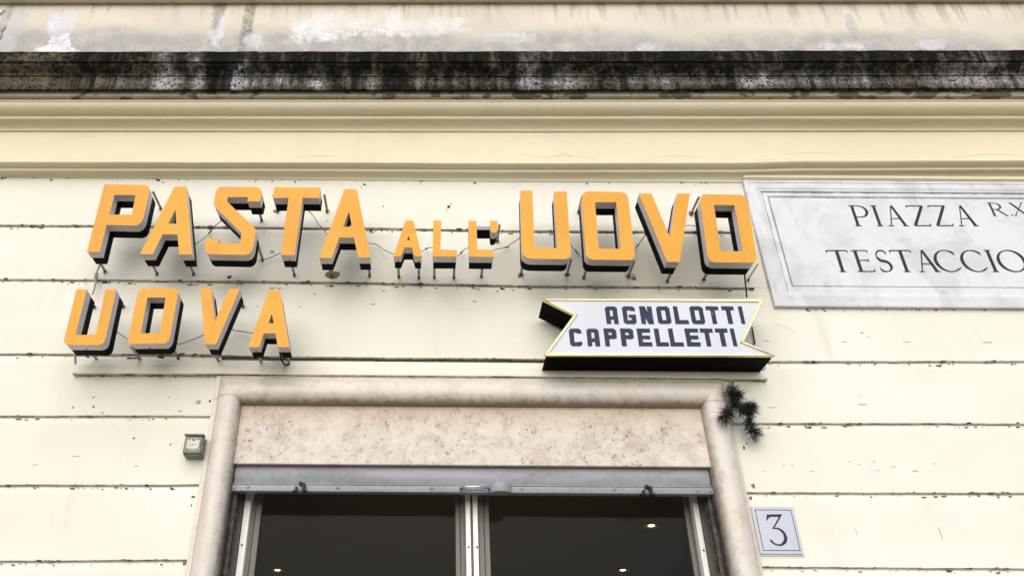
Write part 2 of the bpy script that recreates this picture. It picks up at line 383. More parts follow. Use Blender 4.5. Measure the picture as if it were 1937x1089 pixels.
def mat_ground():
    m = MT('piazza_paving', rough=.8, spec=.2)
    v = m.voro(8.0); n = m.noise(1.2, 4, .6); f = m.noise(30, 4, .7)
    c = m.mix(m.step(n, .35, .65), (.28,.25,.205), (.23,.205,.17))
    c = m.mix(m.step(v, .55, .75), c, (.12,.11,.10)); c = m.mix(m.math('MULTIPLY', f, .3), c, (.2,.18,.16))
    m.set('Base Color', c); return m.m
M_ground = mat_ground()

# ------------------------------------------------------------------ ground
g = bmesh.new(); vs = [g.verts.new(p) for p in ((-300,-300,0),(300,-300,0),(300,300,0),(-300,300,0))]; g.faces.new(vs)
tag(obj('ground', g, M_ground), kind='structure')

# ------------------------------------------------------------------ the building's facade
B = thing('shop_building', 'old cream stucco building front with blackened cornice and marble framed shop door', 'building', Vector((0, .2, 0)))
XA, XB = -5.0, 5.0
def zf(d, pts):
    w = sorted(((v.x, v.z) for v in (at(px, py, d) for px, py in pts)))
    xs = [a for a, _ in w]; zs = [b for _, b in w]
    return lambda x: float(np.interp(x, xs, zs))
def jit(x, seed, amp, fr=9.0):
    return amp*(mnoise.noise(Vector((x*fr, seed*7.3, 1.7))) + .5*mnoise.noise(Vector((x*fr*4.1, seed*3.1, 4.2))))
def sweep(name, prof, mat, x0=XA, x1=XB, parent=B, smooth=35, step=.02, ends=True, mats=None, sharpen=None):
    """prof: list of (depth or f(x), z function, dirt) from top to bottom, swept along the facade"""
    n = max(2, int((x1-x0)/step)); bm = bmesh.new(); lay = bm.verts.layers.float.new('dirt'); cols = []
    for i in range(n+1):
        x = x0 + (x1-x0)*i/n; col = []
        for d, z, k in prof:
            dd = d(x) if callable(d) else d; zz = z(x) if callable(z) else z
            v = bm.verts.new((x, -dd, zz)); v[lay] = k; col.append(v)
        cols.append(col)
    for a, b in zip(cols[:-1], cols[1:]):
        for j in range(len(prof)-1):
            f = bm.faces.new((a[j], a[j+1], b[j+1], b[j]))
            if mats: f.material_index = mats[j]
    if ends and len(prof) > 2:
        for c in (cols[0], cols[-1]):
            try: bm.faces.new(c)
            except ValueError: pass
    return obj(name, bm, mat, parent, smooth)

# key horizontal lines of the photograph: x,y pairs
L_top   = [(0,98.5),(968,97.5),(1937,95.3)]
L_a     = [(0,116.5),(968,116.5),(1937,114.7)]
L_b     = [(0,143),(968,143.7),(1937,141.7)]
L_drip  = [(0,168.5),(968,169.5),(1937,166)]
L_sof   = [(0,187.5),(968,187.5),(1937,186.5)]
L_ov    = [(0,217.5),(968,217.5),(1937,217)]
L_cav   = [(0,247),(968,248),(1937,246.5)]
L_band  = [(0,302),(640,303.5),(968,305),(1400,303.5),(1500,300.5),(1937,299)]
L_fil   = [(0,317),(640,318),(968,320),(1400,319.5),(1500,317),(1937,315)]
L_wall  = [(0,335),(640,340),(968,343),(1405,345),(1600,342),(1937,338)]
def sh(pts, dy): return [(x, y+dy) for x, y in pts]

# cornice (blackened upper members), then soffit and yellow mouldings
def jz(f, seed, amp, fr=9): return lambda x: f(x) + jit(x, seed, amp, fr)
cor = []
cor.append((0.0, lambda x: zf(.30, L_top)(x)+.05, 1.0))
zt = zf(.300, L_top); za = zf(.300, L_a); za2 = zf(.292, sh(L_a, 1.5)); zb = zf(.245, L_b); zb2 = zf(.238, sh(L_b, 1.5)); zd = zf(.238, L_drip)
def fast(f):     # sample once
    xs = np.linspace(XA, XB, 400); zs = [f(x) for x in xs]; return lambda x: float(np.interp(x, xs, zs))
zt, za, za2, zb, zb2, zd = map(fast, (zt, za, za2, zb, zb2, zd))
cor = [(-.02, lambda x: zt(x)+.06, 1), (.285, lambda x: zt(x)+.014, 1), (.300, jz(zt, 1, .004, 14), 1), (.300, za, .85), (.290, za, .9), (.290, lambda x: za(x)-.004, .9)]
for i in range(7):
    t = i/6; d = .288 - .043*(t - .16*math.sin(2*math.pi*t)); cor.append((d, (lambda t: lambda x: (za(x)-.005)*(1-t)+(zb(x)+.001)*t)(t), .8-.45*t))
cor += [(.238, zb, .6), (.238, lambda x: zb(x)-.004, .5), (.240, lambda x: .5*(zb(x)+zd(x)), .08), (.238, jz(zd, 2, .003, 20), .55), (.228, lambda x: zd(x)-.003, 1), (.215, lambda x: zd(x)+.008, .9), (-.02, lambda x: zd(x)+.010, .9)]
cornice = sweep('cornice', cor, M_crust, smooth=30)
zs1 = fast(zf(.19, L_sof)); zs0 = fast(zf(.214, sh(L_drip, 4)))
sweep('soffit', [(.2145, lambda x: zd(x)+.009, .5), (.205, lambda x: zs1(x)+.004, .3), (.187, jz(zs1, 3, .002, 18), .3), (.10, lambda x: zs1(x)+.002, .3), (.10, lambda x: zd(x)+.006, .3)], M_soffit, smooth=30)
zl1 = fast((lambda q: lambda x: q(x)+jit(x, 51, .0013, 2.3))(zf(.184, sh(L_sof, 4)))); zo1 = fast((lambda q: lambda x: q(x)+jit(x, 52, .0013, 2.3))(zf(.122, L_ov))); zf1 = fast((lambda q: lambda x: q(x)+jit(x, 53, .0013, 2.3))(zf(.118, sh(L_ov, 6)))); zc1 = fast((lambda q: lambda x: q(x)+jit(x, 54, .0013, 2.3))(zf(.058, L_cav)))
pr = [(.10, lambda x: zs1(x)+.001, .6), (.185, lambda x: zs1(x)-.001, .55), (.185, zl1, .5)]
for i in range(9):
    a = i/8*math.pi/2; pr.append((.124+.055*math.cos(a), (lambda a: lambda x: zl1(x)-.003 + (zo1(x)-zl1(x))*math.sin(a))(a), .05))
pr += [(.118, lambda x: zo1(x)-.004, .42), (.118, zf1, .12)]
for i in range(9):
    a = i/8*math.pi/2; pr.append((.058+.056*(1-math.sin(a)), (lambda a: lambda x: zf1(x)-.004 + (zc1(x)-zf1(x)+.004)*(1-math.cos(a)))(a), .03))
pr += [(.044, lambda x: zc1(x)-.001, .85), (.0, lambda x: zc1(x)-.001, .8)]
sweep('cornice_moulding', pr, M_mould, smooth=40)
zbd = fast((lambda q: lambda x: q(x)+jit(x, 55, .0013, 2.3))(zf(.09, L_band))); zfl = fast((lambda q: lambda x: q(x)+jit(x, 56, .0013, 2.3))(zf(.052, L_fil))); zfl2 = fast(zf(.05, sh(L_fil, 5))); zw = fast(zf(.004, L_wall))
sweep('frieze', [(.0, lambda x: zc1(x)-.0012, .7), (.048, lambda x: zc1(x)-.0015, .62), (.050, lambda x: zc1(x)-.02, .0), (.050, lambda x: .5*(zc1(x)+zbd(x)), 0), (.050, lambda x: zbd(x)-.02, .35), (.0, lambda x: zbd(x)-.02, .4)], M_mould, smooth=40)
pr = [(.048, lambda x: zbd(x)+.004, .75), (.083, lambda x: zbd(x)+.003, .8)]
for i in range(9):
    a = (i-1.2)/7*math.pi/2; pr.append((.056+.034*math.cos(a), (lambda a: lambda x: zbd(x)-.012 + (zfl(x)-zbd(x)+.012)*math.sin(a) + jit(x, 5, .0012, 5))(a), .22))
pr += [(.050, lambda x: zfl(x)-.003, .5), (.050, zfl2, .25)]
for i in range(9):
    a = i/8*math.pi/2; pr.append((.006+.040*(1-math.sin(a)), (lambda a: lambda x: zfl2(x)-.003 + (zw(x)-zfl2(x)+.003)*(1-math.cos(a)) + jit(x, 6, .0012, 5))(a), .2))
pr += [(-.02, lambda x: zw(x)-.001, .7)]
sweep('string_moulding', pr, M_mould, smooth=40)

# upper wall and the band above it
zu = at(968, 3).z
zub = fast(zf(0, [(0,5),(968,3.5),(1937,2)]))
sweep('upper_wall', [(0, zu+.1, 0), (0, zu-.2, 0), (0, lambda x: zt(x)-.05, 0)], M_upper, smooth=None, ends=False)
sweep('upper_band', [(-.02, zu+.4, .2), (.05, zu+.38, 0), (.05, lambda x: zub(x)-.02, .2), (.045, lambda x: zub(x)-.028, .5), (-.02, lambda x: zub(x)-.010, .6)], M_mould, smooth=30, step=.5)
sweep('upper_storey_wall', [(0, zu+6, 0), (0, zu+.39, 0)], M_wall, smooth=None, ends=False, step=1)

# door surround dimensions
XoL = .5*(at(401,752,.012).x + at(352,1089,.012).x); XbL = .5*(at(408,752,.015).x + at(366,1089,.015).x); XiL = .5*(at(450,770,.012).x+at(418,1089,.012).x)
XoR = .5*(at(1386,772,.012).x + at(1437,1089,.012).x); XbR = .5*(at(1380,772,.015).x + at(1431,1089,.015).x); XiR = .5*(at(1333,772,.012).x+at(1375.6,1089,.012).x)
ZoT = .5*(at(430,709,.012).z + at(1370,718,.012).z); ZbT = .5*(at(430,714.5,.015).z + at(1370,725,.015).z); ZiT = .5*(at(470,763.5,.012).z + at(1320,773,.012).z)

# plaster courses
G = {1: [(0,425),(150,425),(480,428.7),(700,430.5),(960,435),(1215,436.6),(1425,438)],
     2: [(0,527),(180,528),(480,531),(700,533.5),(1000,539.5),(1300,541.5),(1425,544)],
     3: [(0,668),(350,669),(550,674),(1000,678),(1465,682.5),(1937,682)],
     4: [(0,785),(390,785.5),(1430,799),(1937,800)],
     5: [(0,916),(370,915),(1430,930),(1937,931)],
     6: [(0,1059.5),(350,1057),(1440,1070),(1937,1074)]}
GZ = {k: fast(zf(0, v)) for k, v in G.items()}
dz = .5*((GZ[5](-1.2)-GZ[6](-1.2))+(GZ[5](1.8)-GZ[6](1.8)))
for k in range(7, 13): GZ[k] = (lambda k: lambda x: GZ[6](x)-dz*(k-6))(k)
X_stop = at(1427, 540).x
X_plq = at(1440, 470).x
def lip(k):
    base = GZ[k]
    return lambda x: base(x) + jit(x, 10+k, .0018, 4) + jit(x, 60+k, .0009, 30) - max(0, jit(x, 40+k, .010, 8)-.0055)
LIP = {k: lip(k) for k in GZ}
def gd(k):
    if k in (1, 2): return lambda x: -.019 if x < X_stop-.01 else -.001
    return lambda x: -.019
def course(k, x0, x1, last=None):
    """the band of render between groove k-1 and groove k"""
    pr = []
    if k == 1:
        pr += [(0, lambda x: zw(x)+.02, .55), (0, lambda x: zw(x)-.004, .55), (0, lambda x: zw(x)-.03, .12)]
    else:
        a = LIP[k-1]; ga = gd(k-1)
        pr += [(ga, a, .6), (lambda x: ga(x)*.9, lambda x: a(x)-.004, .5), (lambda x: ga(x)*.10, lambda x: GZ[k-1](x)-.023+jit(x, 20+k, .0015, 12), .48), (0, lambda x: GZ[k-1](x)-.028+jit(x, 20+k, .0015, 12), .52), (0, lambda x: GZ[k-1](x)-.045, .04)]
    b = LIP[k]; gb = gd(k)
    pr += [(0, lambda x: b(x)+.09, 0), (0, lambda x: b(x)+.02, .10), (0, b, .58), (gb, lambda x: b(x)-.0005, .8)]
    return sweep('plaster_course', pr, M_wall, x0, x1, smooth=30, step=.016)
course(1, XA, XB); course(2, XA, XB); course(3, XA, XB)
for k in range(4, 13):
    course(k, XA, XoL+.004); course(k, XoR-.004, XB)

# masonry core behind the render, with the doorway left open
bm = bmesh.new()
box(bm, XA, XiL-.01, .03, .40, 0, ZiT+.02); box(bm, XiR+.01, XB, .03, .40, 0, ZiT+.02); box(bm, XA, XB, .03, .40, ZiT+.02, zu+6)
obj('masonry_core', bm, M_core, B)

# ledge board over the door
bx0, bx1, bj = at(135,707,.03).x, at(1453,716,.03).x, at(537,700,.03).x
zb0 = fast(zf(.028, [(135,706),(430,706.5),(537,708),(1000,711.5),(1453,716.5)])); zbm = fast(zf(.02, [(135,689),(537,692),(1453,700)])); zbt = fast(zf(.015, [(135,678),(537,682),(1453,690)]))
def ledge(x0, x1):
    return sweep('ledge_board', [(-.015, lambda x: zbt(x)+.006, .6), (.014, lambda x: zbt(x), .45), (.018, lambda x: zbm(x)+.002, .15), (.026, lambda x: zbm(x)-.002, .1), (.028, lambda x: zb0(x)+.004, .2), (.026, lambda x: zb0(x)+.0, .75), (-.015, lambda x: zb0(x)-.001, .9)], M_wall, x0, x1, smooth=25, step=.03)
ledge(bx0, bj-.0012); ledge(bj+.0012, bx1)

# marble door surround: bull-nosed jambs and head, fillet strip outside
SUR = link(bpy.data.objects.new('door_surround', None), B)
bull = [(0, .012), (0.0, .016), (1, .016)]           # (0 outer edge .. 1 start of roll)
def surr_prof():
    """list of (kind, t, d, dirt with painted shading): kind o = between outer edge and roll, b = across the roll"""
    p = [('o', 0, -.02, .5), ('o', 0, .014, .2), ('o', .9, .016, .1), ('o', .97, .010, .6)]
    for i in range(15):
        a = math.pi*(i/14); p.append(('b', .5-.5*math.cos(a), .010+.052*math.sin(a)**.85 if 0 < i < 14 else .010, .10+.55*max(0, (i-8)/6)))  # grime toward the roll's inner edge, deepened to paint in its shading
    p += [('b', 1, -.35, .3)]
    return p
SP = surr_prof()
def pos_l(kind, t): return XoL+(XbL-XoL)*t if kind == 'o' else XbL+(XiL-XbL)*t
def pos_r(kind, t): return XoR+(XbR-XoR)*t if kind == 'o' else XbR+(XiR-XbR)*t
def pos_t(kind, t): return ZoT+(ZbT-ZoT)*t if kind == 'o' else ZbT+(ZiT-ZbT)*t
ZsL, ZsR = at(425,746,.06).z, at(1362,757,.06).z
def strip(bm, lay, a, b, nseg=1):
    A = []
    for i in range(nseg+1):
        t = i/nseg; row = []
        for (pa, pb, k) in zip(a, b, [s[3] for s in SP]):
            v = bm.verts.new(Vector(pa)*(1-t)+Vector(pb)*t); v[lay] = k; row.append(v)
        A.append(row)
    for r0, r1 in zip(A[:-1], A[1:]):
        for j in range(len(SP)-1): bm.faces.new((r0[j], r0[j+1], r1[j+1], r1[j]))
def jamb(pos, ztop, name='jamb'):
    bm = bmesh.new(); lay = bm.verts.layers.float.new('dirt')
    top = [(pos(k, t), -d, ztop-.001) for k, t, d, q in SP]; bot = [(pos(k, t), -d, 0) for k, t, d, q in SP]
    strip(bm, lay, top, bot, 8)
    f = [v for v in bm.verts if abs(v.co.z-(ztop-.001)) < 1e-5]; bm.faces.new(f)
    return obj(name, bm, M_jamb, SUR, 50)
jamb(pos_l, ZsL); jamb(pos_r, ZsR)
bm = bmesh.new(); lay = bm.verts.layers.float.new('dirt')
ml = [(pos_l(k, t), -d, pos_t(k, t)) for k, t, d, q in SP]; mr = [(pos_r(k, t), -d, pos_t(k, t)) for k, t, d, q in SP]
strip(bm, lay, ml, mr, 10)
for v in bm.verts: v[lay] = v[lay]*1.5  # head darker still: grime plus shading painted under its roll
strip(bm, lay, ml, [(pos_l(k, t), -d, ZsL+.001) for k, t, d, q in SP]); strip(bm, lay, mr, [(pos_r(k, t), -d, ZsR+.001) for k, t, d, q in SP])
obj('head', bm, M_jamb, SUR, 50)
# travertine lintel slab
zlb = .5*(at(445,873,.006).z + at(1345,885.5,.006).z)
bm = bbox(XiL-.012, XiR+.012, -.006, .10, zlb, ZiT+.004, .002, 1); obj('lintel_slab', bm, M_trav, SUR)

# ------------------------------------------------------------------ roller shutter
SHU = link(bpy.data.objects.new('roller_shutter', None), B)
xs0, xs1 = XiL+.001, XiR-.001
def mz(y0, y1, d): return .5*(at(440,y0,d).z + at(1346,y1,d).z)
z1 = mz(911,920,-.014); z2 = mz(915,923.5,-.012); z3 = mz(927,935,-.008)
pr = [(-.05, zlb+.03, 0), (-.016, zlb+.03, 0), (-.016, zlb+.0, 0)]
for i in range(8):
    t = i/7; pr.append((-.024+.010*math.sin(t*math.pi*.85+.25), zlb-(zlb-z1)*t, 0))
pr += [(-.034, z1-.001, 0), (-.05, z1-.001, 0)]
sweep('slat', pr, M_shutter, xs0+.006, xs1-.006, SHU, 40, .2)
pr = [(-.05, z1-.0015, 0), (-.012, z1-.0015, 0), (-.010, z1-.003, 0), (-.010, z1-.006, 0), (-.018, z1-.009, 0), (-.018, z2+.001, 0), (-.05, z2+.001, 0)]
sweep('slat', pr, M_shutter, xs0+.004, xs1-.004, SHU, 30, .2)
bm = bbox(xs0+.002, xs1-.002, .006, .045, z3, z2, .003, 2); obj('bottom_rail', bm, M_shutter, SHU, 40)
for (px, py) in [(443,922),(469,919.5),(639,921),(816,922),(987,923.5),(1162.5,924.5),(1320,927),(1343,928)]:
    c = at(px, py, -.006); bm = bmesh.new(); lathe(bm, [(.0080,0),(.0075,.0025),(.005,.004),(.001,.0045)], (c.x, -.006+.0122-.0002, c.z), n=12); obj('bolt', bm, M_shutter, SHU, 60)
for (px, py) in [(568,919.5),(1223,925.5)]:
    c = at(px, py, 0); bm = bmesh.new()
    y = .006
    box(bm, c.x-.020, c.x-.010, y-.022, y, c.z-.026, c.z-.004); box(bm, c.x+.010, c.x+.022, y-.022, y, c.z-.026, c.z+.012)
    box(bm, c.x-.006, c.x+.0095, y-.018, y, c.z+.006, c.z+.0185); box(bm, c.x-.032, c.x-.0205, y-.016, y, c.z-.027, c.z-.018); box(bm, c.x+.0225, c.x+.032, y-.016, y, c.z-.027, c.z-.016)
    bmesh.ops.bevel(bm, geom=bm.edges[:], offset=.0015, segments=1, affect='EDGES'); obj('latch', bm, M_black, SHU)
bm = bmesh.new(); a, b = at(871,923.5,.004), at(925,924.5,.004)
arc = [(a.x, .006, a.z+.006), (a.x, -.012, a.z)] + [(a.x+(b.x-a.x)*t, -.012-.030*math.sin(math.pi*t)**.6, a.z-.004*math.sin(math.pi*t)) for t in np.linspace(.08,.92,11)] + [(b.x, -.012, b.z), (b.x, .006, b.z+.006)]
tube(bm, arc, .0055, 8); obj('pull_handle', bm, M_chrome, SHU, 60)
c0, c1 = at(873,922,.004), at(919,923,.004); obj('handle_plate', bbox(c0.x, c1.x, .001, .0059, c0.z-.006, c0.z+.008, .002, 1), M_shutter, SHU)
# lock drum
c = at(947,917.5,.03); bm = bmesh.new(); n = 24; rr = .5*(at(967,917,.03).x-at(927,917,.03).x)
zt_, zb_ = at(947,912,.03).z, at(947,928,.045).z
rings = []
for (r, z) in [(rr*.92, zt_), (rr, zt_-.003), (rr, zb_+.002), (rr*.97, zb_)]:
    rings.append([bm.verts.new((c.x+r*math.cos(2*math.pi*k/n), .004+ -.018 + r*.75*math.sin(2*math.pi*k/n), z)) for k in range(n)])
for r0, r1 in zip(rings[:-1], rings[1:]):
    for k in range(n): bm.faces.new((r0[k], r0[(k+1) % n], r1[(k+1) % n], r1[k]))
bm.faces.new(rings[0]); bm.faces.new(rings[-1]); obj('lock', bm, M_shutter, SHU, 40)
# side rails in which the shutter runs
for (xa, sgn) in ((XiL, 1), (XiR, -1)):
    bm = bmesh.new()
    for (u0, u1, y0, y1) in ((.001, .006, .004, .12), (.0065, .022, .045, .050), (.0065, .022, .085, .090)):
        a, b = xa+sgn*u0, xa+sgn*u1; box(bm, min(a,b), max(a,b), y0, y1, 0, z2-.004)
    obj('guide_rail', bm, M_rail, SHU)

# ------------------------------------------------------------------ shop door of aluminium and glass
DOOR = link(bpy.data.objects.new('shop_door', None), B)
dd = -.15
ztd = at(900, 905, dd).z
def xat(px, py, d): return at(px, py, d).x
def bar(name, pxa, pxb, py, d0, thick, mat, z0=.02, z1=ztd, parent=DOOR, bev=.0015):
    a, b = xat(pxa, py, d0), xat(pxb, py, d0)
    return obj(name, bbox(min(a,b), max(a,b), -d0, -d0+thick, z0, z1, bev, 1), mat, parent)
bar('frame', 425.5, 451, 1030, -.145, .06, M_dull); fL = bar('frame', 452.2, 465, 1030, -.13, .07, M_alu)
bar('stile', 466, 475, 1030, -.17, .04, M_dull); bar('stile', 475.6, 487, 1030, -.18, .03, M_dull)
bar('stile', 862, 871, 1034, -.18, .03, M_dull); bar('stile', 871.6, 881, 1034, -.17, .04, M_dull)
m1 = bar('mullion', 881.7, 891.2, 1034, -.13, .07, M_alu); bar('mullion', 891.8, 895, 1034, -.145, .055, M_dull); m2 = bar('mullion', 895.6, 905.3, 1034, -.13, .07, M_alu)
bar('stile', 906, 916.5, 1034, -.17, .04, M_dull); bar('stile', 917, 927, 1034, -.18, .03, M_dull)
bar('stile', 1307, 1316, 1040, -.18, .03, M_dull); bar('stile', 1316.6, 1324, 1040, -.17, .04, M_dull)
fR = bar('frame', 1325, 1335.5, 1040, -.13, .07, M_alu); bar('frame', 1336, 1358, 1040, -.145, .06, M_dull)
for (px, py, par) in [(457.7,1030,fL),(886.5,1034,m1),(902.5,1034,m2),(1331,1040,fR)]:
    c = at(px, py, -.13); bm = bmesh.new(); lathe(bm, [(.0045,0),(.0042,.002),(.002,.0028)], (c.x, .1299, c.z), n=10); obj('screw', bm, M_bolt, par, 60)
bar('head_rail', 425.5, 1358, 1035, -.19, .04, M_dull, ztd, ztd+.08)
for a, b in ((485.5, 863), (926, 1308)):
    x0, x1 = xat(a, 1034, -.195), xat(b, 1034, -.195)
    obj('glass_pane', bbox(x0, x1, .192, .198, .05, ztd), M_glass, DOOR)

# ------------------------------------------------------------------ dim shop interior with lit ceiling spots
ROOM = link(bpy.data.objects.new('shop_interior', None), B)
zc = 3.05; rx0, rx1, ry0, ry1 = XiL-.8, XiR+.8, .401, 6.2
def sheet(name, pts, mat):
    bm = bmesh.new(); bm.faces.new([bm.verts.new(p) for p in pts]); return obj(name, bm, mat, ROOM)
sheet('ceiling', [(rx0,ry0,zc),(rx1,ry0,zc),(rx1,ry1,zc),(rx0,ry1,zc)], M_ceil)
sheet('back_wall', [(rx0,ry1,.005),(rx1,ry1,.005),(rx1,ry1,zc),(rx0,ry1,zc)], M_room)
sheet('side_wall', [(rx0,ry0,.005),(rx0,ry1,.005),(rx0,ry1,zc),(rx0,ry0,zc)], M_room)
sheet('side_wall', [(rx1,ry0,.005),(rx1,ry1,.005),(rx1,ry1,zc),(rx1,ry0,zc)], M_room)
sheet('floor', [(rx0,.05,.006),(rx1,.05,.006),(rx1,ry1,.006),(rx0,ry1,.006)], M_room)
for (px, py, lab) in [(1232,993,'lit round ceiling spot seen through the right glass, the larger and higher one'),
                      (1178,1077,'lit round ceiling spot seen low in the right glass near the bottom edge'),
                      (525,1077,'lit round ceiling spot seen low in the left glass of the door')]:
    p = at_z(px, py, zc)
    t = thing('ceiling_spotlight', lab, 'ceiling light', p, 'lit spots in the shop ceiling')
    bm = bmesh.new(); n = 20
    def ring(r, z): return [bm.verts.new((p.x+r*math.cos(2*math.pi*k/n), p.y+r*math.sin(2*math.pi*k/n), z)) for k in range(n)]
    ra, rb, rc = ring(.055, zc-.001), ring(.051, zc-.008), ring(.032, zc+.012)
    for u, v in ((ra, rb), (rb, rc)):
        for k in range(n): bm.faces.new((u[k], u[(k+1) % n], v[(k+1) % n], v[k]))
    obj('rim', bm, M_lamprim, t, 40)
    bm = bmesh.new(); lathe_z = [ring(.026, zc+.010), ring(.021, zc-.003), ring(.010, zc-.006)]
    for u, v in zip(lathe_z[:-1], lathe_z[1:]):
        for k in range(n): bm.faces.new((u[k], u[(k+1) % n], v[(k+1) % n], v[k]))
    bm.faces.new(lathe_z[-1]); obj('bulb', bm, M_lamp, t, 60)

# building mass behind the facade
bm = bmesh.new(); box(bm, XA, XA+.3, .41, 8, 0, zu+6); box(bm, XB-.3, XB, .41, 8, 0, zu+6); box(bm, XA, XB, 8.001, 8.3, 0, zu+6); box(bm, XA, XB, .41, 8.3, zu+6.001, zu+6.3)
obj('side_walls', bm, M_core, B)

# ------------------------------------------------------------------ paint chips, grime, bare patches
def chip(bm, px, py, w, h, d=.0012, ang=0, n=9, thick=True):
    c = at(px, py, d); sx = (at(px+w/2, py, d)-c).length; sz = (at(px, py+h/2, d)-c).length
    n = max(6, n); pts = []
    for k in range(n):
        a = 2*math.pi*k/n; r = random.uniform(.55, 1.05)
        x, z = sx*math.cos(a)*r, sz*math.sin(a)*r
        pts.append((c.x + x*math.cos(ang) - z*math.sin(ang), c.z + x*math.sin(ang) + z*math.cos(ang)))
    f = [bm.verts.new((x, -d, z)) for x, z in pts]; b = [bm.verts.new((x, .004, z)) for x, z in pts]
    bm.faces.new(f)
    for k in range(n): bm.faces.new((f[k], f[(k+1) % n], b[(k+1) % n], b[k]))
bg_, bd_, br_ = bmesh.new(), bmesh.new(), bmesh.new()
for (px, py, w, h) in [(375,760,13,10),(143,862,18,2),(66,878,17,2),(258,881,13,2),(1630,764.5,20,3),(1451,645,16,1.8),(1597,646,12,2.5),(1714,646,18,1.8),(1867,647,26,3),(1643,637,10,1.5),(1607,873,9,2),(1626,878,7,2),(1653,872,6,2),(1690,882,15,2),(1660,889,14,1.3),(1731,890,14,4),(1500,879,7,1.8),(1482,879,6,1.8),(1536,890,8,1.5),(1768,876,4,3),(1626,746,5,1.3),(1444,890,6,1.5),(1631,629,7,5),(515,476,11,9),(1194,523,28,15),(1780,1010,2,30),(1620,1005,1.6,22),(500,620,20,2),(568,580,10,2),(1430,765,8,2),(1460,770,20,2)]:
    chip(bg_, px, py, w, h, .0009)
for (px, py, w, h) in [(253,828,5,3.5),(323,840,4,3),(177,750.5,6,1.8),(319,750,4,1.5),(138,770,4,4.5),(177,769,5,4),(194,780,5,2),(340,777,6,2.5),(397,758,5,6),(366,939,9,5),(362,955,3,5),(398,430,16,5),(300,341,7,6),(308,345,4,3),(295,338,3,2),(689,349,6,5),(684,354,3,3),(696,343,2,2),(702,435,10,3),(722,436,3,3),(434,524,11,8),(199,533,13,4),(515,545,14,1.6),(528,545.5,9,1.4),(619,417,4,2),(725,390,3,3),(534,340,5,4),(849,391,7,6),(845,397,3,3),(853,386,3,3),(725,550,8,1.8),(706,575,8,1.5),(898,570,9,1.6),(941,550,5,1.2),(940,551,4,1.5),(1170,551,7,1.6),(595,555,6,1.8),(488,579,6,2),(838,683,5,4),(840,690,2,6),(1247,548,4,2),(480,685,6,2),(340,669,12,2),(280,660,6,4),(505,676,4,4),(363,673,2,5),(100,528,8,3),(240,425,20,2.5),(60,427,12,3),(1408,330,4,5)]:
    chip(bd_, px, py, w, h, .0011)
for (px, py, w, h) in [(629,519,31,16),(985,520,14,12),(1073,519,14,11),(349,1063,9,13),(1425,918,9,10),(1420,941,7,9),(1308,403,13,15),(1200,527,12,8),(521,399,12,8),(619,398,10,6),(939,456,11,10),(1332,528,9,10),(1407,846,5,10),(1413,838,4,4),(350,1058,6,3)]:
    chip(br_, px, py, w, h, .0016, n=11)
# flecks of dirt caught along the joints
for k, pts in G.items():
    xs = [p[0] for p in pts]; ys = [p[1] for p in pts]; hi = 1425 if k < 3 else 1937
    for i in range(150):
        px = random.uniform(0, hi)
        if k > 3 and 330 < px < 1445: continue
        y = float(np.interp(px, xs, ys))
        s = random.random()**3
        chip(bd_ if random.random() < .3 else br_, px, y+random.choice((random.uniform(-.8,1.5), random.uniform(5,9.5))), 2+13*s, 1.0+2.8*s, .0014, n=8)
for i in range(44):
    px = random.uniform(0, 1400); y = float(np.interp(px, [p[0] for p in L_wall], [p[1] for p in L_wall]))
    s = random.random()**3; chip(bd_, px, y+random.uniform(0, 5), 1.5+6*s, 1.2+3*s, .0014, n=7)
for i in range(60):
    px = random.uniform(140, 1450); y = float(np.interp(px, [135,537,1453],[711,712,721])); s = random.random()**3
    if px < 405 : chip(bd_, px, y+random.uniform(0, 3), 1.5+6*s, 1.2+3*s, .0014, n=7)
for i in range(45):
    px = random.uniform(1460, 1937); s = random.random()**3; chip(bd_, px, 586+random.uniform(-1, 3)-(px-1460)*.006, 1.5+7*s, 1.2+3*s, .0014, n=7)
for nm, b_, m_ in (('bare_patch', bg_, M_chipgrey), ('grime_fleck', bd_, M_chipdark), ('mortar_patch', br_, M_chiprust)):
    tag(obj(nm, b_, m_, B), kind='stuff')
# cracked plaster at the far left of the upper wall
bm = bmesh.new()
for seg in ([(-6,28),(2,27),(7,21),(9,18)], [(-6,63),(2,60),(8,54),(12,50)], [(1,62),(2,68),(0,74)]):
    tube(bm, [at(x, y, .002) for x, y in seg], [.010,.009,.007,.003][:len(seg)], 6)
for seg in ([(985,292),(1010,296),(1040,298),(1062,293),(1100,297),(1128,301)], [(1050,285),(1066,291),(1080,297)], [(1800,299),(1840,294),(1880,292),(1937,295)], [(1480,292),(1530,289),(1580,291)], [(1230,297),(1290,295),(1340,298)], [(1500,276),(1512,281)], [(560,297),(600,295),(640,296)]):
    tube(bm, [at(x, y, .0500) for x, y in seg], [.0004]+[.0009]*(len(seg)-2)+[.0004], 5)
for seg in ([(716,470),(724,478),(727,490)], [(905,690),(906,676)], [(846,690),(842,682)], [(500,533),(515,529),(522,537)], [(1466,612),(1490,620),(1507,631)], [(1240,545),(1243,552),(1262,556)]):
    tube(bm, [at(x, y, .0002) for x, y in seg], .0007, 5)
tag(obj('plaster_crack', bm, M_chipgrey, B), kind='stuff')

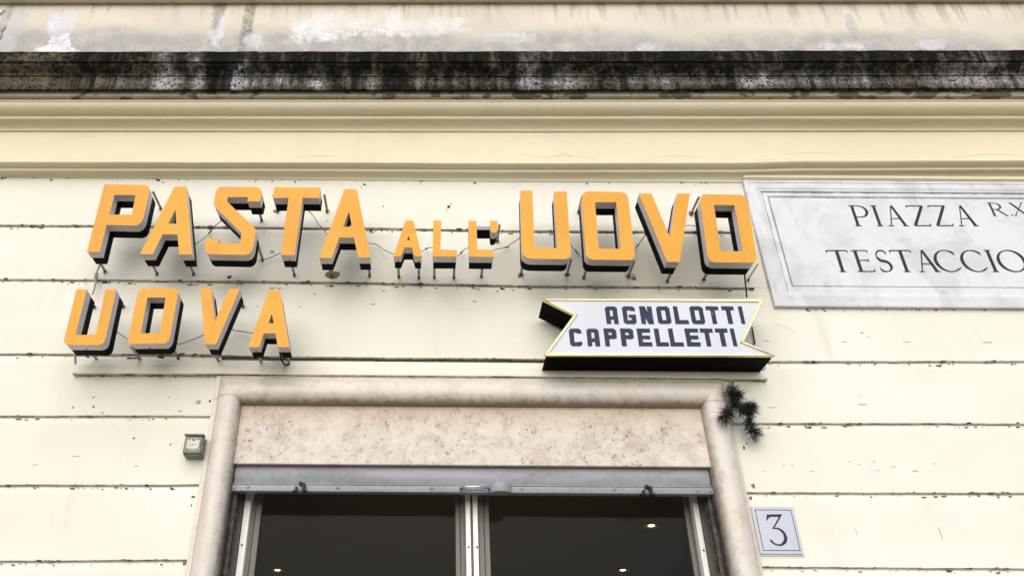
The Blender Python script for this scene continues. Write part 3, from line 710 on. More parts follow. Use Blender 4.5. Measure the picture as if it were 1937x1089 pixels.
# ------------------------------------------------------------------ orange channel letters
zA = zoom(5.445,150,335); zB = zoom(5.445,450,335); zC = zoom(7.778,730,400); zD = zoom(5.731,960,345); zE = zoom(4.736,1180,345); zFm = zoom(5.732,110,530); zG = zoom(5.732,350,530); z3m = zoom(3.63,1000,530)
D_BACK, D_MID, D_FRONT = .138, .196, .250
G1 = "orange letters of the line PASTA ALL'UOVO"; G2 = 'orange letters of the line UOVA'
def letter(name, label, group, zm, loops, pins, screws=(), extra=None):
    lp = [plane_loop([zm(p) for p in l], D_FRONT) for l in loops]
    cx_ = sum(p[0] for p in lp[0])/len(lp[0]); zmin = min(p[1] for p in lp[0])
    t = thing(name, label, 'sign letter', Vector((cx_, -D_BACK, zmin)), group)
    bm = bmesh.new(); a = inset(lp, .0012)
    extrude_loops(bm, lp, D_FRONT-.003, D_FRONT-.0012, True, True)
    # softened front edge
    obj('face', bm, M_orange, t)
    bm = bmesh.new(); extrude_loops(bm, inset(lp, .0015), D_MID, D_FRONT-.0031, False, True); obj('return', bm, M_return, t, 30)
    bm = bmesh.new(); extrude_loops(bm, inset(lp, .0035), D_BACK, D_MID-.0003, False, True); obj('shell', bm, M_shell, t, 30)
    for p in pins:
        q = zm(p[:2]); c = at(q[0], q[1], .004); r = .0062 if len(p) < 3 else p[2]
        bm = bmesh.new(); box(bm, c.x-r, c.x+r, -D_BACK-.006, -.004, c.z-r*.55, c.z+r*.55)
        box(bm, c.x-r*1.1, c.x+r*1.1, -.0065, 0.002, c.z-.0125, c.z+r*.9)
        bmesh.ops.bevel(bm, geom=bm.edges[:], offset=.0012, segments=1, affect='EDGES')
        pn = obj('mounting_pin', bm, M_pin, t)
        bm = bmesh.new(); lathe(bm, [(.0062,0),(.0058,.003),(.003,.005)], (c.x, -.0066, c.z-.0045), n=8); obj('bolt', bm, M_bolt, pn)
    for p in screws:
        q = zm(p); c = at(q[0], q[1], D_MID+.008)
        bm = bmesh.new(); box(bm, c.x-.003, c.x+.003, c.y-.003, c.y+.003, c.z-.0015, c.z+.003); obj('screw', bm, M_bolt, t)
    return t
letter('letter_p', 'orange letter P that begins the upper line, next to the A', G1, zA,
  [[(257,72),(675,80),(705,90),(721,112),(724,140),(657,430),(638,465),(612,487),(580,498),(280,492),(212,768),(77,768)], [(360,182),(578,184),(540,385),(310,384)]],
  [(265,965),(838,318)], [(175,818)])
letter('letter_a', 'orange letter A standing between P and S in the upper line', G1, zA,
  [[(980,97),(1105,97),(1163,795),(1030,795),(1010,588),(858,588),(755,793),(622,790)], [(990,335),(1000,478),(915,478)]],
  [(800,988),(1180,993)], [(715,836),(1125,845)])
letter('letter_s', 'orange letter S, the only S, in the middle of the word PASTA', G1, zA,
  [[(1480,97),(1815,100),(1850,108),(1872,130),(1883,160),(1861,250),(1728,250),(1738,205),(1527,205),(1522,250),(1798,515),(1815,535),(1818,560),(1793,720),(1780,755),(1755,785),(1715,800),(1340,793),(1308,772),(1288,730),(1308,630),(1440,632),(1434,680),(1653,680),(1672,577),(1392,302),(1382,275),(1405,155),(1425,115),(1450,100)]],
  [(1878,440),(1888,848)], [(1575,838)])
letter('letter_t', 'orange letter T, the only T, between S and A', G1, zB,
  [[(378,102),(850,105),(838,215),(668,212),(583,802),(440,800),(522,212),(358,215)]],
  [(412,350),(920,350),(582,1003)], [(535,858)])
letter('letter_a', 'orange letter A that ends the word PASTA, right of the T', G1, zB,
  [[(1098,122),(1225,122),(1368,828),(1240,828),(1195,622),(1045,620),(965,832),(835,830)], [(1143,355),(1175,510),(1085,508)]],
  [(960,1008),(1357,1010)], [(920,880),(1315,875)])
letter('letter_a', 'small orange letter A that begins the short middle word', G1, zC,
  [[(290,130),(405,130),(530,658),(420,658),(380,527),(275,525),(220,655),(107,655)], [(335,360),(355,418),(308,416)]],
  [(190,950),(485,962)], [(185,735),(478,735)])
letter('letter_l', 'small orange letter L beside the small A, with no apostrophe', G1, zC,
  [[(700,130),(815,130),(802,555),(1045,568),(1045,660),(685,658)]], [(712,958),(1000,962)], [])
letter('letter_l', 'small orange letter L right beside the apostrophe', G1, zC,
  [[(1215,135),(1333,135),(1345,558),(1588,565),(1588,665),(1225,663)]], [(1405,945)], [])
apo = letter('apostrophe', 'small orange apostrophe on a black connecting box after the second L', G1, zC,
  [[(1530,135),(1630,135),(1650,165),(1660,205),(1655,255),(1635,290),(1605,308),(1575,312),(1548,300),(1540,255)]], [(1640,428)], [])
a, b = at(*zC((1332,215)), .184), at(*zC((1536,276)), .184)
obj('connecting_box', bbox(a.x, b.x, -.182, -.110, b.z, a.z, .002, 1), M_shell, apo)
obj('cover_plate', bbox(a.x+.001, b.x-.001, -.1850, -.1823, b.z+.002, a.z-.001), M_shutter, apo)
letter('letter_u', 'large orange letter U in the upper line, right of the apostrophe', G1, zD,
  [[(140,85),(270,88),(295,700),(540,712),(505,97),(642,97),(688,770),(681,800),(657,822),(620,830),(250,825),(205,812),(170,785),(155,750)]],
  [(145,995),(645,992)], [(432,880)])
letter('letter_o', 'orange letter O between the large U and V of the upper line', G1, zD,
  [[(880,95),(1240,103),(1285,120),(1308,160),(1382,770),(1375,812),(1345,840),(920,835),(880,820),(852,785),(805,175),(815,130),(840,105)], [(950,215),(1180,215),(1228,718),(992,715)]],
  [(768,322),(828,1026),(1310,1012)], [])
letter('letter_v', 'orange letter V between the two Os of the upper line', G1, zE,
  [[(135,98),(248,98),(415,492),(475,100),(593,98),(502,712),(388,710)]], [(132,258),(605,276),(390,880)], [(430,752)])
letter('letter_o', 'orange letter O that ends the upper line, beside the marble street plaque', G1, zE,
  [[(725,105),(1050,110),(1090,128),(1108,160),(1190,660),(1186,695),(1165,718),(810,715),(775,700),(752,668),(683,170),(690,135),(705,112)], [(808,200),(992,203),(1068,615),(870,615)]],
  [(715,866),(1113,868,.0035)], [])
letter('letter_u', 'orange letter U that begins the lower line, below the P', G2, zFm,
  [[(197,97),(313,97),(190,590),(405,588),(512,97),(630,97),(512,635),(497,668),(470,690),(435,700),(100,697),(72,682),(60,650)]],
  [(395,285),(708,278),(425,862)], [(305,748)])
letter('letter_o', 'orange letter O in the lower line between U and V', G2, zFm,
  [[(910,83),(1250,83),(1285,95),(1302,125),(1295,170),(1215,610),(1198,650),(1160,683),(790,685),(765,668),(758,640),(855,150),(872,108)], [(968,185),(1165,185),(1095,572),(895,572)]],
  [(892,860),(1303,840)], [(993,735)])
letter('letter_v', 'orange letter V in the lower line between O and A', G2, zG,
  [[(165,80),(285,83),(322,440),(480,90),(595,90),(335,692),(215,690)]], [(630,276),(367,882)], [])
letter('letter_a', 'orange letter A that ends the lower line above the door corner', G2, zG,
  [[(908,108),(1030,110),(1130,722),(1005,722),(980,573),(853,573),(805,720),(682,722)], [(940,360),(960,463),(903,462)]],
  [(830,898),(1132,900)], [(770,768),(1082,768)])

# ------------------------------------------------------------------ wires between the letters
def wire(label, zm, pts, r=.0022, d0=.07, dm=.022, name='wire', mat=None, cat='wire', group='thin wires linking the orange letters', knot=False):
    q = [zm(p) for p in pts]; n = len(q); P = []
    for i, p in enumerate(q):
        t = i/(n-1); d = d0 + (dm-d0)*math.sin(math.pi*t)
        P.append(at(p[0], p[1], d))
    # rounded path
    out = []
    for i in range(n-1):
        p0, p1, p2, p3 = P[max(i-1,0)], P[i], P[i+1], P[min(i+2,n-1)]
        for k in range(4):
            t = k/4; out.append(.5*((2*p1)+(p2-p0)*t+(2*p0-5*p1+4*p2-p3)*t*t+(3*p1-p0-3*p2+p3)*t**3))
    out.append(P[-1]); bm = bmesh.new(); tube(bm, out, r, 5)
    if knot:
        m_ = len(out)//2; tube(bm, out[m_-1:m_+2], r*2.2, 6)
    return tag(obj(name, bm, mat or M_wire, None, 60), label, cat, group)
ident = lambda p: p
wire('thin wire sagging from the first A up to the S', zA, [(1195,690),(1300,618),(1345,568),(1400,500),(1480,442)], knot=True)
wire('thin wire running from the lower curve of the S to the T', zB, [(215,855),(265,850),(340,826),(420,790),(450,778)], knot=False)
wire('thin wire curving down from the T arm to the A behind it', zB, [(690,318),(770,390),(820,470),(860,515),(920,595)])
wire('thin wire drooping from the last A of PASTA to the small A', zB, [(1340,682),(1380,684),(1430,697),(1510,750),(1615,800)])
wire('thin wire linking the small A and the small L', zC, [(515,592),(545,582),(600,545),(650,530),(700,528)], knot=True)
wire('thin wire rising between the two small Ls', zC, [(1040,662),(1080,635),(1150,565),(1225,522)], knot=True)
wire('thin wire rising from the second small L to the large U', zD, [(-360,735),(-200,745),(-120,725),(0,700),(30,670),(80,640),(150,585)], knot=True)
wire('thin wire falling from the large U to the O beside it', zD, [(675,668),(720,720),(780,790),(840,840)], knot=True)
wire('thin wire rising from the upper O to the V beside it', zE, [(85,620),(115,575),(140,545),(200,455)], knot=True)
wire('thin wire between the V and the last O of the upper line', zE, [(545,388),(600,385),(645,388),(670,360)])
wire('thin wire falling from the lower U to the lower O', zFm, [(625,535),(645,560),(700,600),(770,645)])
wire('thin wire rising from the lower O to the lower V', zFm, [(1270,668),(1310,690),(1370,675),(1433,650),(1500,628),(1580,590)], knot=False)
wire('thin wire between the lower V and the lower A', zG, [(505,510),(525,540),(620,553),(680,565),(740,575)])
wire('jointed grey conduit running from the foot of the P down to the lower U', ident, [(189.5,497),(187,506),(183.5,514),(181,530),(179,545),(175,556)], r=.0045, d0=.05, dm=.03, name='conduit', mat=M_cond, cat='conduit', group='cable drops', knot=True)
wire('straight dark cable dropping from the last O to the white ribbon sign', ident, [(1408,514),(1409.5,530),(1411,545),(1412.5,562)], r=.0042, d0=.075, dm=.06, name='cable', mat=M_black, cat='cable', group='cable drops')
wire('black cable looped under the foot of the lower A', zG, [(1030,775),(1037,830),(1055,880),(1090,915),(1130,908)], r=.0048, d0=.06, dm=.03, name='cable', mat=M_black, cat='cable', group='cable drops')
wire('dark cable hanging behind the right notch of the ribbon sign', z3m, [(1532,320),(1540,360),(1548,400),(1552,440)], r=.004, d0=.02, dm=.012, name='cable', mat=M_black, cat='cable', group='cable drops')

wire('short grey strut under the left corner of the lower U', ident, [(142,662),(142.2,672),(142.3,680),(142.5,688)], r=.006, d0=.10, dm=.10, name='strut', mat=M_pin, cat='strut', group='cable drops')
# ------------------------------------------------------------------ white ribbon sign
SD0, SD1 = .022, .198
out_px = [(85,126),(1615,130),(1480,418),(1698,518),(105,512),(308,237)]
lp = plane_loop([z3m(p) for p in out_px], SD1)
RB = thing('ribbon_sign', 'white ribbon shaped sign box with gold rim reading AGNOLOTTI CAPPELLETTI', 'sign', Vector((lp[0][0], -SD0, lp[4][1])))
lin = inset([lp], .0135)[0]; lsh = inset([lp], .006)[0]
bm = bmesh.new(); extrude_loops(bm, [lsh], SD0, SD1-.012); obj('box', bm, M_box, RB)
bm = bmesh.new(); extrude_loops(bm, [inset([lp], .010)[0]], SD1-.0115, SD1-.006); obj('panel', bm, M_panel, RB)
for i in range(6):
    j = (i+1) % 6; q = [lp[i], lp[j], lin[j], lin[i]]
    bm = bmesh.new(); extrude_loops(bm, [q], SD1-.016, SD1)
    bmesh.ops.bevel(bm, geom=[e for e in bm.edges if e.verts[0].co.y < -SD1+.001 and e.verts[1].co.y < -SD1+.001], offset=.003, segments=1, affect='EDGES')
    obj('trim', bm, M_gold, RB)
c = at(*z3m((928,612)), .03); obj('drain_plug', bbox(c.x-.008, c.x+.008, -.055, -.035, c.z-.002, c.z+.03), M_black, RB)
bm = bmesh.new(); tube(bm, [at(*z3m(p), .03) for p in ((1590,590),(1600,606),(1612,612),(1626,606),(1622,585))], .003, 6); obj('wire_hook', bm, M_pin, RB)
# block lettering: strokes on a 0..1 grid (x right, y down), s = stroke share
def block(ch, w, h, s):
    sx, sy = s/w, s/h
    r = []
    def q(x0, y0, x1, y1): r.append([(x0,y0),(x1,y0),(x1,y1),(x0,y1)])
    c = .45*sx; cyy = .45*sy
    if ch in 'AOGCP':
        pass
    if ch == 'A': q(0,cyy,sx,1); q(1-sx,cyy,1,1); r.append([(0,cyy),(c,0),(1-c,0),(1,cyy),(1,sy),(0,sy)]); q(sx,.55,1-sx,.55+sy*.9)
    elif ch == 'G': q(0,cyy,sx,1-cyy); r.append([(0,cyy),(c,0),(1-c,0),(1,cyy),(1,sy),(0,sy)]); r.append([(0,1-sy),(1,1-sy),(1,1-cyy),(1-c,1),(c,1),(0,1-cyy)]); q(1-sx,.5,1,1-cyy); q(.45,.46,1,.46+sy*.85); q(1-sx,cyy,1,.27)
    elif ch == 'N': q(0,0,sx,1); q(1-sx,0,1,1); r.append([(0,0),(sx*1.15,0),(1,1),(1-sx*1.15,1)])
    elif ch == 'O': q(0,cyy,sx,1-cyy); q(1-sx,cyy,1,1-cyy); r.append([(0,cyy),(c,0),(1-c,0),(1,cyy),(1,sy),(0,sy)]); r.append([(0,1-sy),(1,1-sy),(1,1-cyy),(1-c,1),(c,1),(0,1-cyy)])
    elif ch == 'C': q(0,cyy,sx,1-cyy); r.append([(0,cyy),(c,0),(1-c,0),(1,cyy),(1,sy),(0,sy)]); r.append([(0,1-sy),(1,1-sy),(1,1-cyy),(1-c,1),(c,1),(0,1-cyy)]); q(1-sx,sy*.5,1,.29); q(1-sx,.73,1,1-sy*.5)
    elif ch == 'L': q(0,0,sx,1); q(0,1-sy,1,1)
    elif ch == 'T': q(0,0,1,sy); q(.5-sx/2,0,.5+sx/2,1)
    elif ch == 'I': q(0,0,1,1)
    elif ch == 'P': q(0,0,sx,1); r.append([(0,0),(1-c,0),(1,cyy),(1,sy),(0,sy)]); q(1-sx,cyy,1,.55); r.append([(0,.6-sy),(1,.6-sy),(1,.6-cyy),(1-c,.6),(0,.6)])
    elif ch == 'E': q(0,0,sx,1); q(0,0,1,sy); q(0,1-sy,1,1); q(0,.5-sy*.45,.93,.5+sy*.45)
    return r
def word(chars, spans, y0, y1, d, mat, parent):
    for ch, (xa, xb) in zip(chars, spans):
        A = at(*z3m((xa, y0)), d); Bp = at(*z3m((xb, y0)), d); Cc = at(*z3m((xa, y1)), d)
        w, h = Bp.x-A.x, A.z-Cc.z; bm = bmesh.new()
        for k, st in enumerate(block(ch, w, h, .0215)):
            ptsr = [(A.x+w*u+random.uniform(-.0008,.0008), A.z-h*v+random.uniform(-.0008,.0008)) for u, v in st]
            poly(bm, [ptsr], d+.0001*k)
        o = obj('letter', bm, mat, parent)
word('AGNOLOTTI', [(520,604),(638,726),(757,842),(872,962),(988,1080),(1100,1192),(1212,1298),(1320,1404),(1434,1462)], 178, 300, SD1-.0055, M_navy, RB)
word('CAPPELLETTI', [(274,359),(393,478),(512,598),(625,714),(740,832),(858,945),(955,1046),(1068,1160),(1172,1260),(1275,1361),(1380,1407)], 330, 453, SD1-.0055, M_navy, RB)

# ------------------------------------------------------------------ marble street plaque
z4 = zoom(3.203,1380,280); PD = .020
def P4(p, d): v = at(*z4(p), d); return (v.x, v.z)
xl = .5*(P4((118,240),PD)[0]+P4((250,966),PD)[0]); ztp = .5*(P4((200,206),PD)[1]+P4((1784,190),PD)[1]); zbp = .5*(P4((250,966),PD)[1]+P4((1784,960),PD)[1])
xr = P4((2140,600),PD)[0]
PL = thing('street_plaque', 'white marble street name plaque with moulded frame reading PIAZZA TESTACCIO', 'street sign', Vector((xl, 0, zbp)))
xi = .5*(P4((268,297),.03)[0]+P4((378,828),.03)[0]); zit = .5*(P4((268,297),.03)[1]+P4((1784,285),.03)[1]); zib = .5*(P4((378,828),.03)[1]+P4((1784,822),.03)[1])
fw = xi-xl; fwt = ztp-zit; fwb = zib-zbp; xir = xr-fw
# frame mouldings: share across the frame, depth, dirt
FP = [(0,-.02,.6),(0,.018,.45),(.02,.021,.2),(.17,.022,.05),(.19,.0195,.5),(.24,.0195,.15),(.36,.0225,.0),(.50,.0225,.1),(.54,.020,.3),(.62,.0185,.1),(.67,.0175,.2),(.70,.0120,.8),(.78,.0120,.3),(.90,.0128,.1),(.96,.0090,.55),(1.0,.003,.8)]
for side in range(4):
    bm = bmesh.new(); lay = bm.verts.layers.float.new('dirt'); rows = []
    for s_, d_, k_ in FP:
        x0_, x1_, z0_, z1_ = xl+fw*s_, xr-fw*s_, zbp+fwb*s_, ztp-fwt*s_
        e = {0: ((x0_,z1_),(x1_,z1_)), 1: ((x1_,z1_),(x1_,z0_)), 2: ((x1_,z0_),(x0_,z0_)), 3: ((x0_,z0_),(x0_,z1_))}[side]
        row = []
        for q in range(13):
            t = q/12; v = bm.verts.new((e[0][0]*(1-t)+e[1][0]*t, -d_, e[0][1]*(1-t)+e[1][1]*t)); v[lay] = k_*(1.25 if side in (0,3) else .8); row.append(v)
        rows.append(row)
    for r0, r1 in zip(rows[:-1], rows[1:]):
        for q in range(12): bm.faces.new((r0[q], r0[q+1], r1[q+1], r1[q]))
    obj('frame', bm, M_plaque, PL, 25)
obj('panel', bbox(xi+.0005, xir-.0005, -.0092, .01, zib+.0005, zit-.0005), M_plaque, PL)
# plaster fillet bedding the plaque's top edge
# carved serif letters
def stroke(bm, p0, p1, w0, w1, d, to):
    a, b = Vector(to(p0)), Vector(to(p1)); t = (b-a).normalized(); n_ = Vector((-t.y, t.x))
    q = [a+n_*w0/2, a-n_*w0/2, b-n_*w1/2, b+n_*w1/2]
    bm.faces.new([bm.verts.new((v.x, -d, v.y)) for v in q])
def arc_stroke(bm, c, rx, ry, a0, a1, wmin, wmax, thick_at, d, to, n=22, sharp=2):
    """elliptical arc with stress: widest where the direction is thick_at (degrees)"""
    prev = None
    for i in range(n+1):
        a = R(a0+(a1-a0)*i/n); wq = wmin+(wmax-wmin)*abs(math.cos(a-R(thick_at)))**sharp
        cc = Vector(to((c[0]+rx*math.cos(a), c[1]-ry*math.sin(a))))
        e = Vector(to((c[0]+(rx+1)*math.cos(a), c[1]-(ry+1)*math.sin(a))))
        nn = (e-cc).normalized()
        A, B2 = cc+nn*wq/2, cc-nn*wq/2
        va, vb = bm.verts.new((A.x,-d,A.y)), bm.verts.new((B2.x,-d,B2.y))
        if prev: bm.faces.new((prev[0], va, vb, prev[1]))
        prev = (va, vb)
def serif(ch, x0, x1, yt, yb, to, d, unit):
    """roman capital in zoom pixels between x0..x1, yt..yb; slant along the plaque's own verticals is in to()"""
    bm = bmesh.new(); TK, TN = .0160*unit, .0060*unit
    L = [0]
    def s(p0, p1, w0, w1=None):
        L[0] += 1; stroke(bm, p0, p1, w0, w1 or w0, d+.00004*L[0], to)
    def ac(*a, **k):
        L[0] += 1; arc_stroke(bm, *a, d+.00004*L[0], to, **k)
    hgt = yb-yt; w = x1-x0; sf = .15*hgt
    def foot(x, y, ww=1): s((x-sf*ww, y), (x+sf*ww, y), TN)
    xm = .5*(x0+x1)
    if ch == 'I': s((xm,yt),(xm,yb),TK,TK); foot(xm,yt); foot(xm,yb)
    elif ch == 'P':
        xs = x0+.2*w; s((xs,yt),(xs,yb),TK); foot(xs-.02*w,yt,.9); foot(xs,yb)
        s((xs,yt+1),(xs+.35*w,yt+1),TN); s((xs,yt+.56*hgt),(xs+.35*w,yt+.56*hgt),TN)
        ac((xs+.33*w, yt+.285*hgt), .42*w, .275*hgt, 90, -90, TN, TK*.95, 0)
    elif ch == 'R':
        xs = x0+.2*w; s((xs,yt),(xs,yb),TK); foot(xs-.02*w,yt,.9); foot(xs,yb,.9)
        s((xs,yt+1),(xs+.3*w,yt+1),TN); s((xs,yt+.5*hgt),(xs+.3*w,yt+.5*hgt),TN)
        ac((xs+.28*w, yt+.255*hgt), .34*w, .245*hgt, 90, -90, TN, TK*.95, 0); s((xs+.3*w,yt+.5*hgt),(x1+.02*w,yb),TK*.9,TK*.7); s((x1-.04*w,yb),(x1+.1*w,yb-.01*hgt),TN)
    elif ch == 'A':
        s((xm-.04*w,yt),(x0+.13*w,yb),TN); s((xm-.02*w,yt-2),(x1-.14*w,yb),TK*.8,TK*1.05); s((x0+.28*w,yt+.64*hgt),(x1-.27*w,yt+.64*hgt),TN); foot(x0+.13*w,yb,.9); foot(x1-.12*w,yb,.9)
    elif ch == 'Z':
        s((x0+.02*w,yt+1),(x1-.05*w,yt+1),TN*1.2); s((x1-.10*w,yt+1),(x0+.12*w,yb-1),TK*.95); s((x0+.08*w,yb-1),(x1,yb-1),TN*1.2); s((x0+.03*w,yt),(x0-.02*w,yt+.10*hgt),TN*1.3,TN*.6); s((x1-.03*w,yb),(x1+.03*w,yb-.12*hgt),TN*1.3,TN*.6)
    elif ch == 'T':
        s((x0,yt+1),(x1,yt+1),TN*1.2); s((xm,yt),(xm,yb),TK); foot(xm,yb); s((x0,yt),(x0-.03*w,yt+.12*hgt),TN*1.4,TN*.6); s((x1,yt),(x1+.03*w,yt+.12*hgt),TN*1.4,TN*.6)
    elif ch == 'E':
        xs = x0+.24*w; s((xs,yt),(xs,yb),TK); s((x0,yt+1),(x1-.08*w,yt+1),TN); s((xs,yt+.47*hgt),(x1-.16*w,yt+.47*hgt),TN); s((x0+.02*w,yb-1),(x1,yb-1),TN)
        s((x1-.08*w,yt),(x1-.06*w,yt+.12*hgt),TN*1.3,TN*.5); s((x1-.16*w,yt+.41*hgt),(x1-.16*w,yt+.54*hgt),TN,TN); s((x1,yb),(x1+.04*w,yb-.12*hgt),TN*1.3,TN*.5)
    elif ch == 'S':
        r = .25*hgt; cxm = xm
        ac((cxm+.02*w, yt+.25*hgt), .36*w, .245*hgt, 45, 200, TN, TN*1.5, 90); ac((cxm+.0*w, yt+.25*hgt), .34*w, .25*hgt, 195, 270, TN*1.3, TK, 250, n=10)
        ac((cxm-.02*w, yb-.25*hgt), .40*w, .25*hgt, 90, 15, TK*.9, TK, 90, n=10); ac((cxm-.03*w, yb-.25*hgt), .41*w, .245*hgt, 20, -130, TN, TK*.9, 20)
        s((cxm+.28*w,yt+.06*hgt),(cxm+.3*w,yt+.19*hgt),TN*1.4,TN*.6); s((cxm-.30*w,yb-.05*hgt),(cxm-.34*w,yb-.20*hgt),TN*1.4,TN*.6)
    elif ch == 'C':
        ac((xm+.04*w, .5*(yt+yb)), .50*w, .5*hgt, 48, 312, TN, TK*1.05, 190); s((x1-.12*w,yt+.10*hgt),(x1-.10*w,yt+.24*hgt),TN*1.4,TN*.6); s((x1-.12*w,yb-.10*hgt),(x1-.03*w,yb-.20*hgt),TN,TN*.8)
    elif ch == 'O':
        ac((xm, .5*(yt+yb)), .49*w, .5*hgt, 0, 360, TN, TK*1.05, 195, n=34)
    elif ch == 'X':
        s((x0+.15*w,yt),(x1-.12*w,yb),TK); s((x1-.14*w,yt),(x0+.14*w,yb),TN); foot(x0+.15*w,yt,.8); foot(x1-.13*w,yb,.8); foot(x1-.14*w,yt,.7); foot(x0+.14*w,yb,.7)
    elif ch == '.':
        ac((xm, yb-.06*hgt), .03*hgt, .03*hgt, 0, 360, .007*unit, .007*unit, 0, n=10)
    elif ch == '3':
        pass
    return bm
PDp = .0098
def mk_to(y_ref):
    """zoom pixels to plaque plane; x is read on the line y_ref so that stems stand upright on the stone"""
    def to(p):
        v = at(*z4((p[0], y_ref)), PDp); u = at(*z4((p[0], p[1])), PDp); return (v.x, u.z)
    return to
tA = mk_to(410)
for ch, a, b in [('P',738,845),('I',868,916),('A',943,1062),('Z',1090,1197),('Z',1224,1331),('A',1366,1482)]:
    obj('inscription_letter', serif(ch, a, b, 350, 471, tA, PDp, 1.0), M_ink, PL)
tR = mk_to(372)
for ch, a, b in [('R',1572,1664),('.',1690,1704),('X',1702,1800)]:
    obj('inscription_letter', serif(ch, a, b, 333, 410, tR, PDp, .72), M_ink, PL)
tT = mk_to(684)
for ch, a, b in [('T',606,728),('E',754,858),('S',885,980),('T',993,1114),('A',1128,1252),('C',1244,1390),('C',1405,1550),('I',1558,1616),('O',1630,1788)]:
    obj('inscription_letter', serif(ch, a, b, 620, 748, tT, PDp, 1.08), M_ink, PL)
# plaster fillet along the plaque's upper left corner belongs to the building
c = at(*z4((98,200)), .03)
bm = bmesh.new(); box(bm, c.x-.008, xr+.02, -.03, .0, ztp+.001, ztp+.03); bmesh.ops.bevel(bm, geom=bm.edges[:], offset=.006, segments=2, affect='EDGES'); obj('plaque_bedding', bm, M_mould, B, 50)

# ------------------------------------------------------------------ house number plate
z5 = zoom(4.974,1180,870); ND = .012
def P5(p): v = at(*z5(p), ND); return (v.x, v.z)
xs_ = [.5*(P5((1205,432))[0]+P5((1275,880))[0]), .5*(P5((1612,430))[0]+P5((1672,880))[0])]; zs_ = [.5*(P5((1275,882))[1]+P5((1672,882))[1]), .5*(P5((1205,432))[1]+P5((1600,432))[1])]
HN = thing('house_number', 'small bluish marble house number plate with the numeral 3 beside the door', 'house number', Vector((xs_[0], 0, zs_[0])))
obj('plate', bbox(xs_[0], xs_[1], -ND, .003, zs_[0], zs_[1], .003, 2), M_number, HN)
bx = [.5*(P5((1240,460))[0]+P5((1303,850))[0]), .5*(P5((1582,465))[0]+P5((1655,850))[0])]; bz = [.5*(P5((1305,850))[1]+P5((1655,850))[1]), .5*(P5((1240,462))[1]+P5((1580,464))[1])]
lpo = [(bx[0],bz[0]),(bx[1],bz[0]),(bx[1],bz[1]),(bx[0],bz[1])]
bm = bmesh.new(); poly(bm, [lpo, inset([lpo], .0028)[0]], ND+.0004); obj('border_line', bm, M_ink, HN)
def to5(p): v = at(*z5(p), ND); return (v.x, v.z)
bm = bmesh.new(); dn = ND+.0005
poly(bm, [[to5(p) for p in [(1345,508),(1490,506),(1470,545),(1418,632),(1450,632),(1490,650),(1522,685),(1540,730),(1533,770),(1505,797),(1470,806),(1430,798),(1390,775),(1370,745),(1390,745),(1410,770),(1440,787),(1472,788),(1495,770),(1508,735),(1500,695),(1472,662),(1440,645),(1398,645),(1402,632),(1448,550),(1455,532),(1380,530),(1360,545),(1345,568),(1340,566)]]], dn)
obj('numeral', bm, M_ink, HN)
bm = bmesh.new(); extrude_loops(bm, [[(xs_[0]-.006,zs_[0]-.006),(xs_[1]+.007,zs_[0]-.005),(xs_[1]+.008,zs_[1]+.012),(xs_[0]-.004,zs_[1]+.010)]], -.002, .004); obj('plate_bedding', bm, M_wall, B)

# ------------------------------------------------------------------ electric outlet box
zO = zoom(5.187,330,690)
OB = thing('outlet_box', 'grey weatherproof electric outlet box with open lid left of the door', 'electrical outlet', at(*zO((190,800)), 0))
od = .066
a, b = at(*zO((108,690)), od), at(*zO((246,868)), od); x0, x1, z0_, z1_ = a.x-.001, b.x+.004, b.z, a.z
# tapered body
bm = bmesh.new(); t_ = .004
lo = [(x0-.004,z0_-.004),(x1+.004,z0_-.004),(x1+.004,z1_+.004),(x0-.004,z1_+.004)]
vb = [bm.verts.new((x, 0.001, z)) for x, z in lo]; vf = [bm.verts.new((x, -od, z)) for x, z in [(x0,z0_),(x1,z0_),(x1,z1_),(x0,z1_)]]
for k in range(4): bm.faces.new((vb[k], vb[(k+1)%4], vf[(k+1)%4], vf[k]))
bm.faces.new(vf); bm.faces.new(vb[::-1]); bmesh.ops.bevel(bm, geom=bm.edges[:], offset=.006, segments=3, affect='EDGES')
obj('body', bm, M_outlet, OB, 40)
obj('lid', bbox(x0-.003, x1+.003, -od-.008, -od+.03, z1_-.001, z1_+.007, .003, 2), M_outlet, OB, 40)
obj('lower_lip', bbox(x0+.002, x1-.002, -od-.006, -od+.004, z0_+.001, z0_+.022, .003, 2), M_outlet, OB, 40)
a, b = at(*zO((130,726)), od), at(*zO((238,830)), od); px0, px1, pz0, pz1 = a.x, b.x, b.z+.002, a.z-.004
so = obj('socket_plate', bbox(px0, px1, -od-.004, -od+.003, pz0, pz1, .002, 2), M_socket, OB, 40)
cx_, cz_ = .5*(px0+px1), .5*(pz0+pz1); r_ = (px1-px0)*.43
bm = bmesh.new(); lathe(bm, [(r_+.002,.0),(r_+.002,.0022),(r_,.0024),(r_*.97,.0007),(.0005,.0007)], (cx_, -od-.004, cz_), n=26); obj('socket_well', bm, M_socket, OB, 40)
for k in (-1,0,1):
    bm = bmesh.new(); lathe(bm, [(.0028,0),(.0028,.0006)], (cx_+k*.0105, -od-.0044, cz_-.002), n=10); obj('socket_hole', bm, M_black, so)
for s_ in (1,-1):
    zz = cz_+s_*r_*.88-.002; obj('earth_clip', bbox(cx_-.005, cx_+.005, -od-.0058, -od-.0044, zz-.0025, zz+.0035), M_bolt, so)

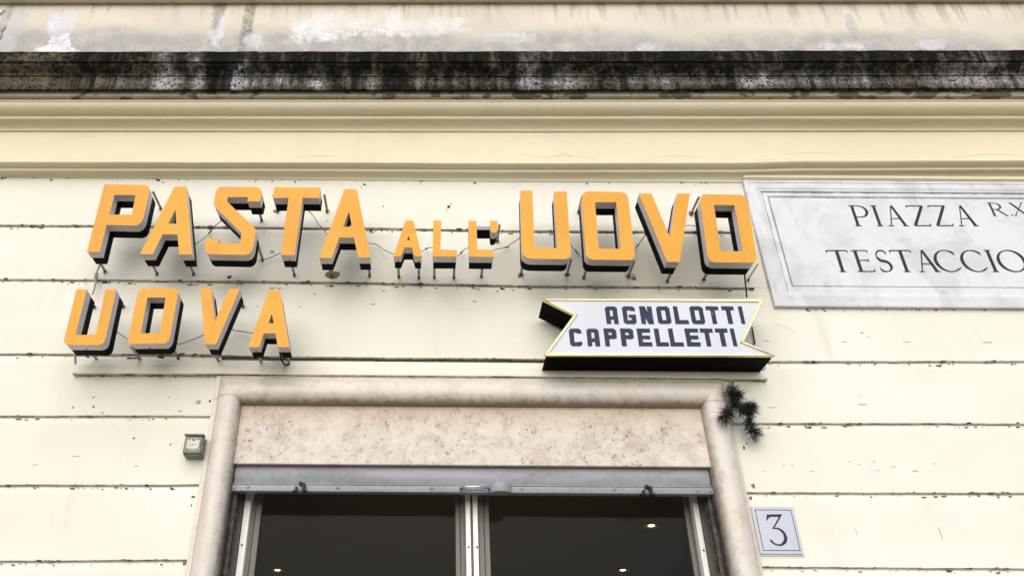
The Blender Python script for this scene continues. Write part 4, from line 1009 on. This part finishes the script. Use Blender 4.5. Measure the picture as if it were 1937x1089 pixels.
# ------------------------------------------------------------------ sprig of dark pine needles by the door corner
zP = zoom(6.805,1300,700)
PN = thing('pine_sprig', 'dark green bristly pine sprig hanging at the upper right door corner', 'garland', at(*zP((590,330)), .07))
spine = [(585,150,.01),(600,250,.05),(610,330,.085),(640,420,.09),(760,480,.10),(800,560,.09),(800,660,.07),(850,760,.06),(870,840,.05)]
spP = [at(*zP(p[:2]), p[2]) for p in spine]; br1 = [at(*zP(p[:2]), p[2]) for p in [(610,400,.09),(540,480,.10),(500,560,.11)]]
bm = bmesh.new(); tube(bm, spP, .003, 6); tube(bm, br1, .0025, 6); obj('twig', bm, M_twig, PN, 60)
bm = bmesh.new()
def needle(bm, p, q, w):
    t = (q-p).normalized(); u = t.cross(Vector((random.uniform(-1,1), random.uniform(-1,1), random.uniform(-1,1)))).normalized()*w; v = t.cross(u).normalized()*w
    m_ = p.lerp(q, .5)+Vector((0,0,-.002)); n_ = 3
    R0 = [bm.verts.new(p+u*math.cos(2.1*k)+v*math.sin(2.1*k)) for k in range(3)]; R1 = [bm.verts.new(m_+(u*math.cos(2.1*k)+v*math.sin(2.1*k))) for k in range(3)]; tip = bm.verts.new(q+Vector((0,0,-.004)))
    for k in range(3): bm.faces.new((R0[k], R0[(k+1)%3], R1[(k+1)%3], R1[k])); bm.faces.new((R1[k], R1[(k+1)%3], tip))
def tuft(px, py, d, rad, n, flat=.75, dirv=None):
    c = at(*zP((px, py)), d)
    for i in range(n):
        v = Vector((random.gauss(0,1), random.gauss(0,1)*flat, random.gauss(0,1))).normalized()
        if dirv is not None: v = (v+Vector(dirv)*1.1).normalized()
        s0 = c + Vector((random.gauss(0,1), random.gauss(0,.6), random.gauss(0,1)))*rad*.16
        q = s0 + v*rad*random.uniform(.65,1.12)
        if q.y > -.004: q.y = -.004
        needle(bm, s0, q, .0010)
tuft(590,300,.075,.048,210); tuft(650,320,.09,.038,120); tuft(540,240,.06,.045,40); tuft(600,430,.08,.040,70)
tuft(520,540,.10,.042,170); tuft(470,590,.10,.045,45,.6,(-.6,0,-.7)); tuft(505,630,.10,.04,25,.5,(0,0,-1))
tuft(790,490,.095,.052,260); tuft(830,470,.10,.045,120); tuft(700,520,.09,.042,110)
tuft(790,640,.07,.040,60); tuft(850,770,.06,.042,90); tuft(880,790,.06,.045,45,.6,(.8,0,-.5)); tuft(850,850,.05,.04,14,.5,(0,0,-1)); tuft(760,740,.06,.03,25)
for (a_, b_, n_) in (((590,300),(600,430),150),((600,420),(520,540),110),((610,420),(780,490),170),((790,500),(800,640),120),((800,640),(860,800),130)):
    for i in range(n_):
        t = random.random(); x_, y_ = a_[0]+(b_[0]-a_[0])*t+random.gauss(0,14), a_[1]+(b_[1]-a_[1])*t+random.gauss(0,14)
        c = at(*zP((x_, y_)), .08 if y_ < 640 else .06)
        v = Vector((random.gauss(0,1), random.gauss(0,.7), random.gauss(0,1))).normalized()
        q = c+v*random.uniform(.015,.034); q.y = min(q.y, -.004); needle(bm, c, q, .0010)
tag(obj('needles', bm, M_needle, PN), kind='stuff')
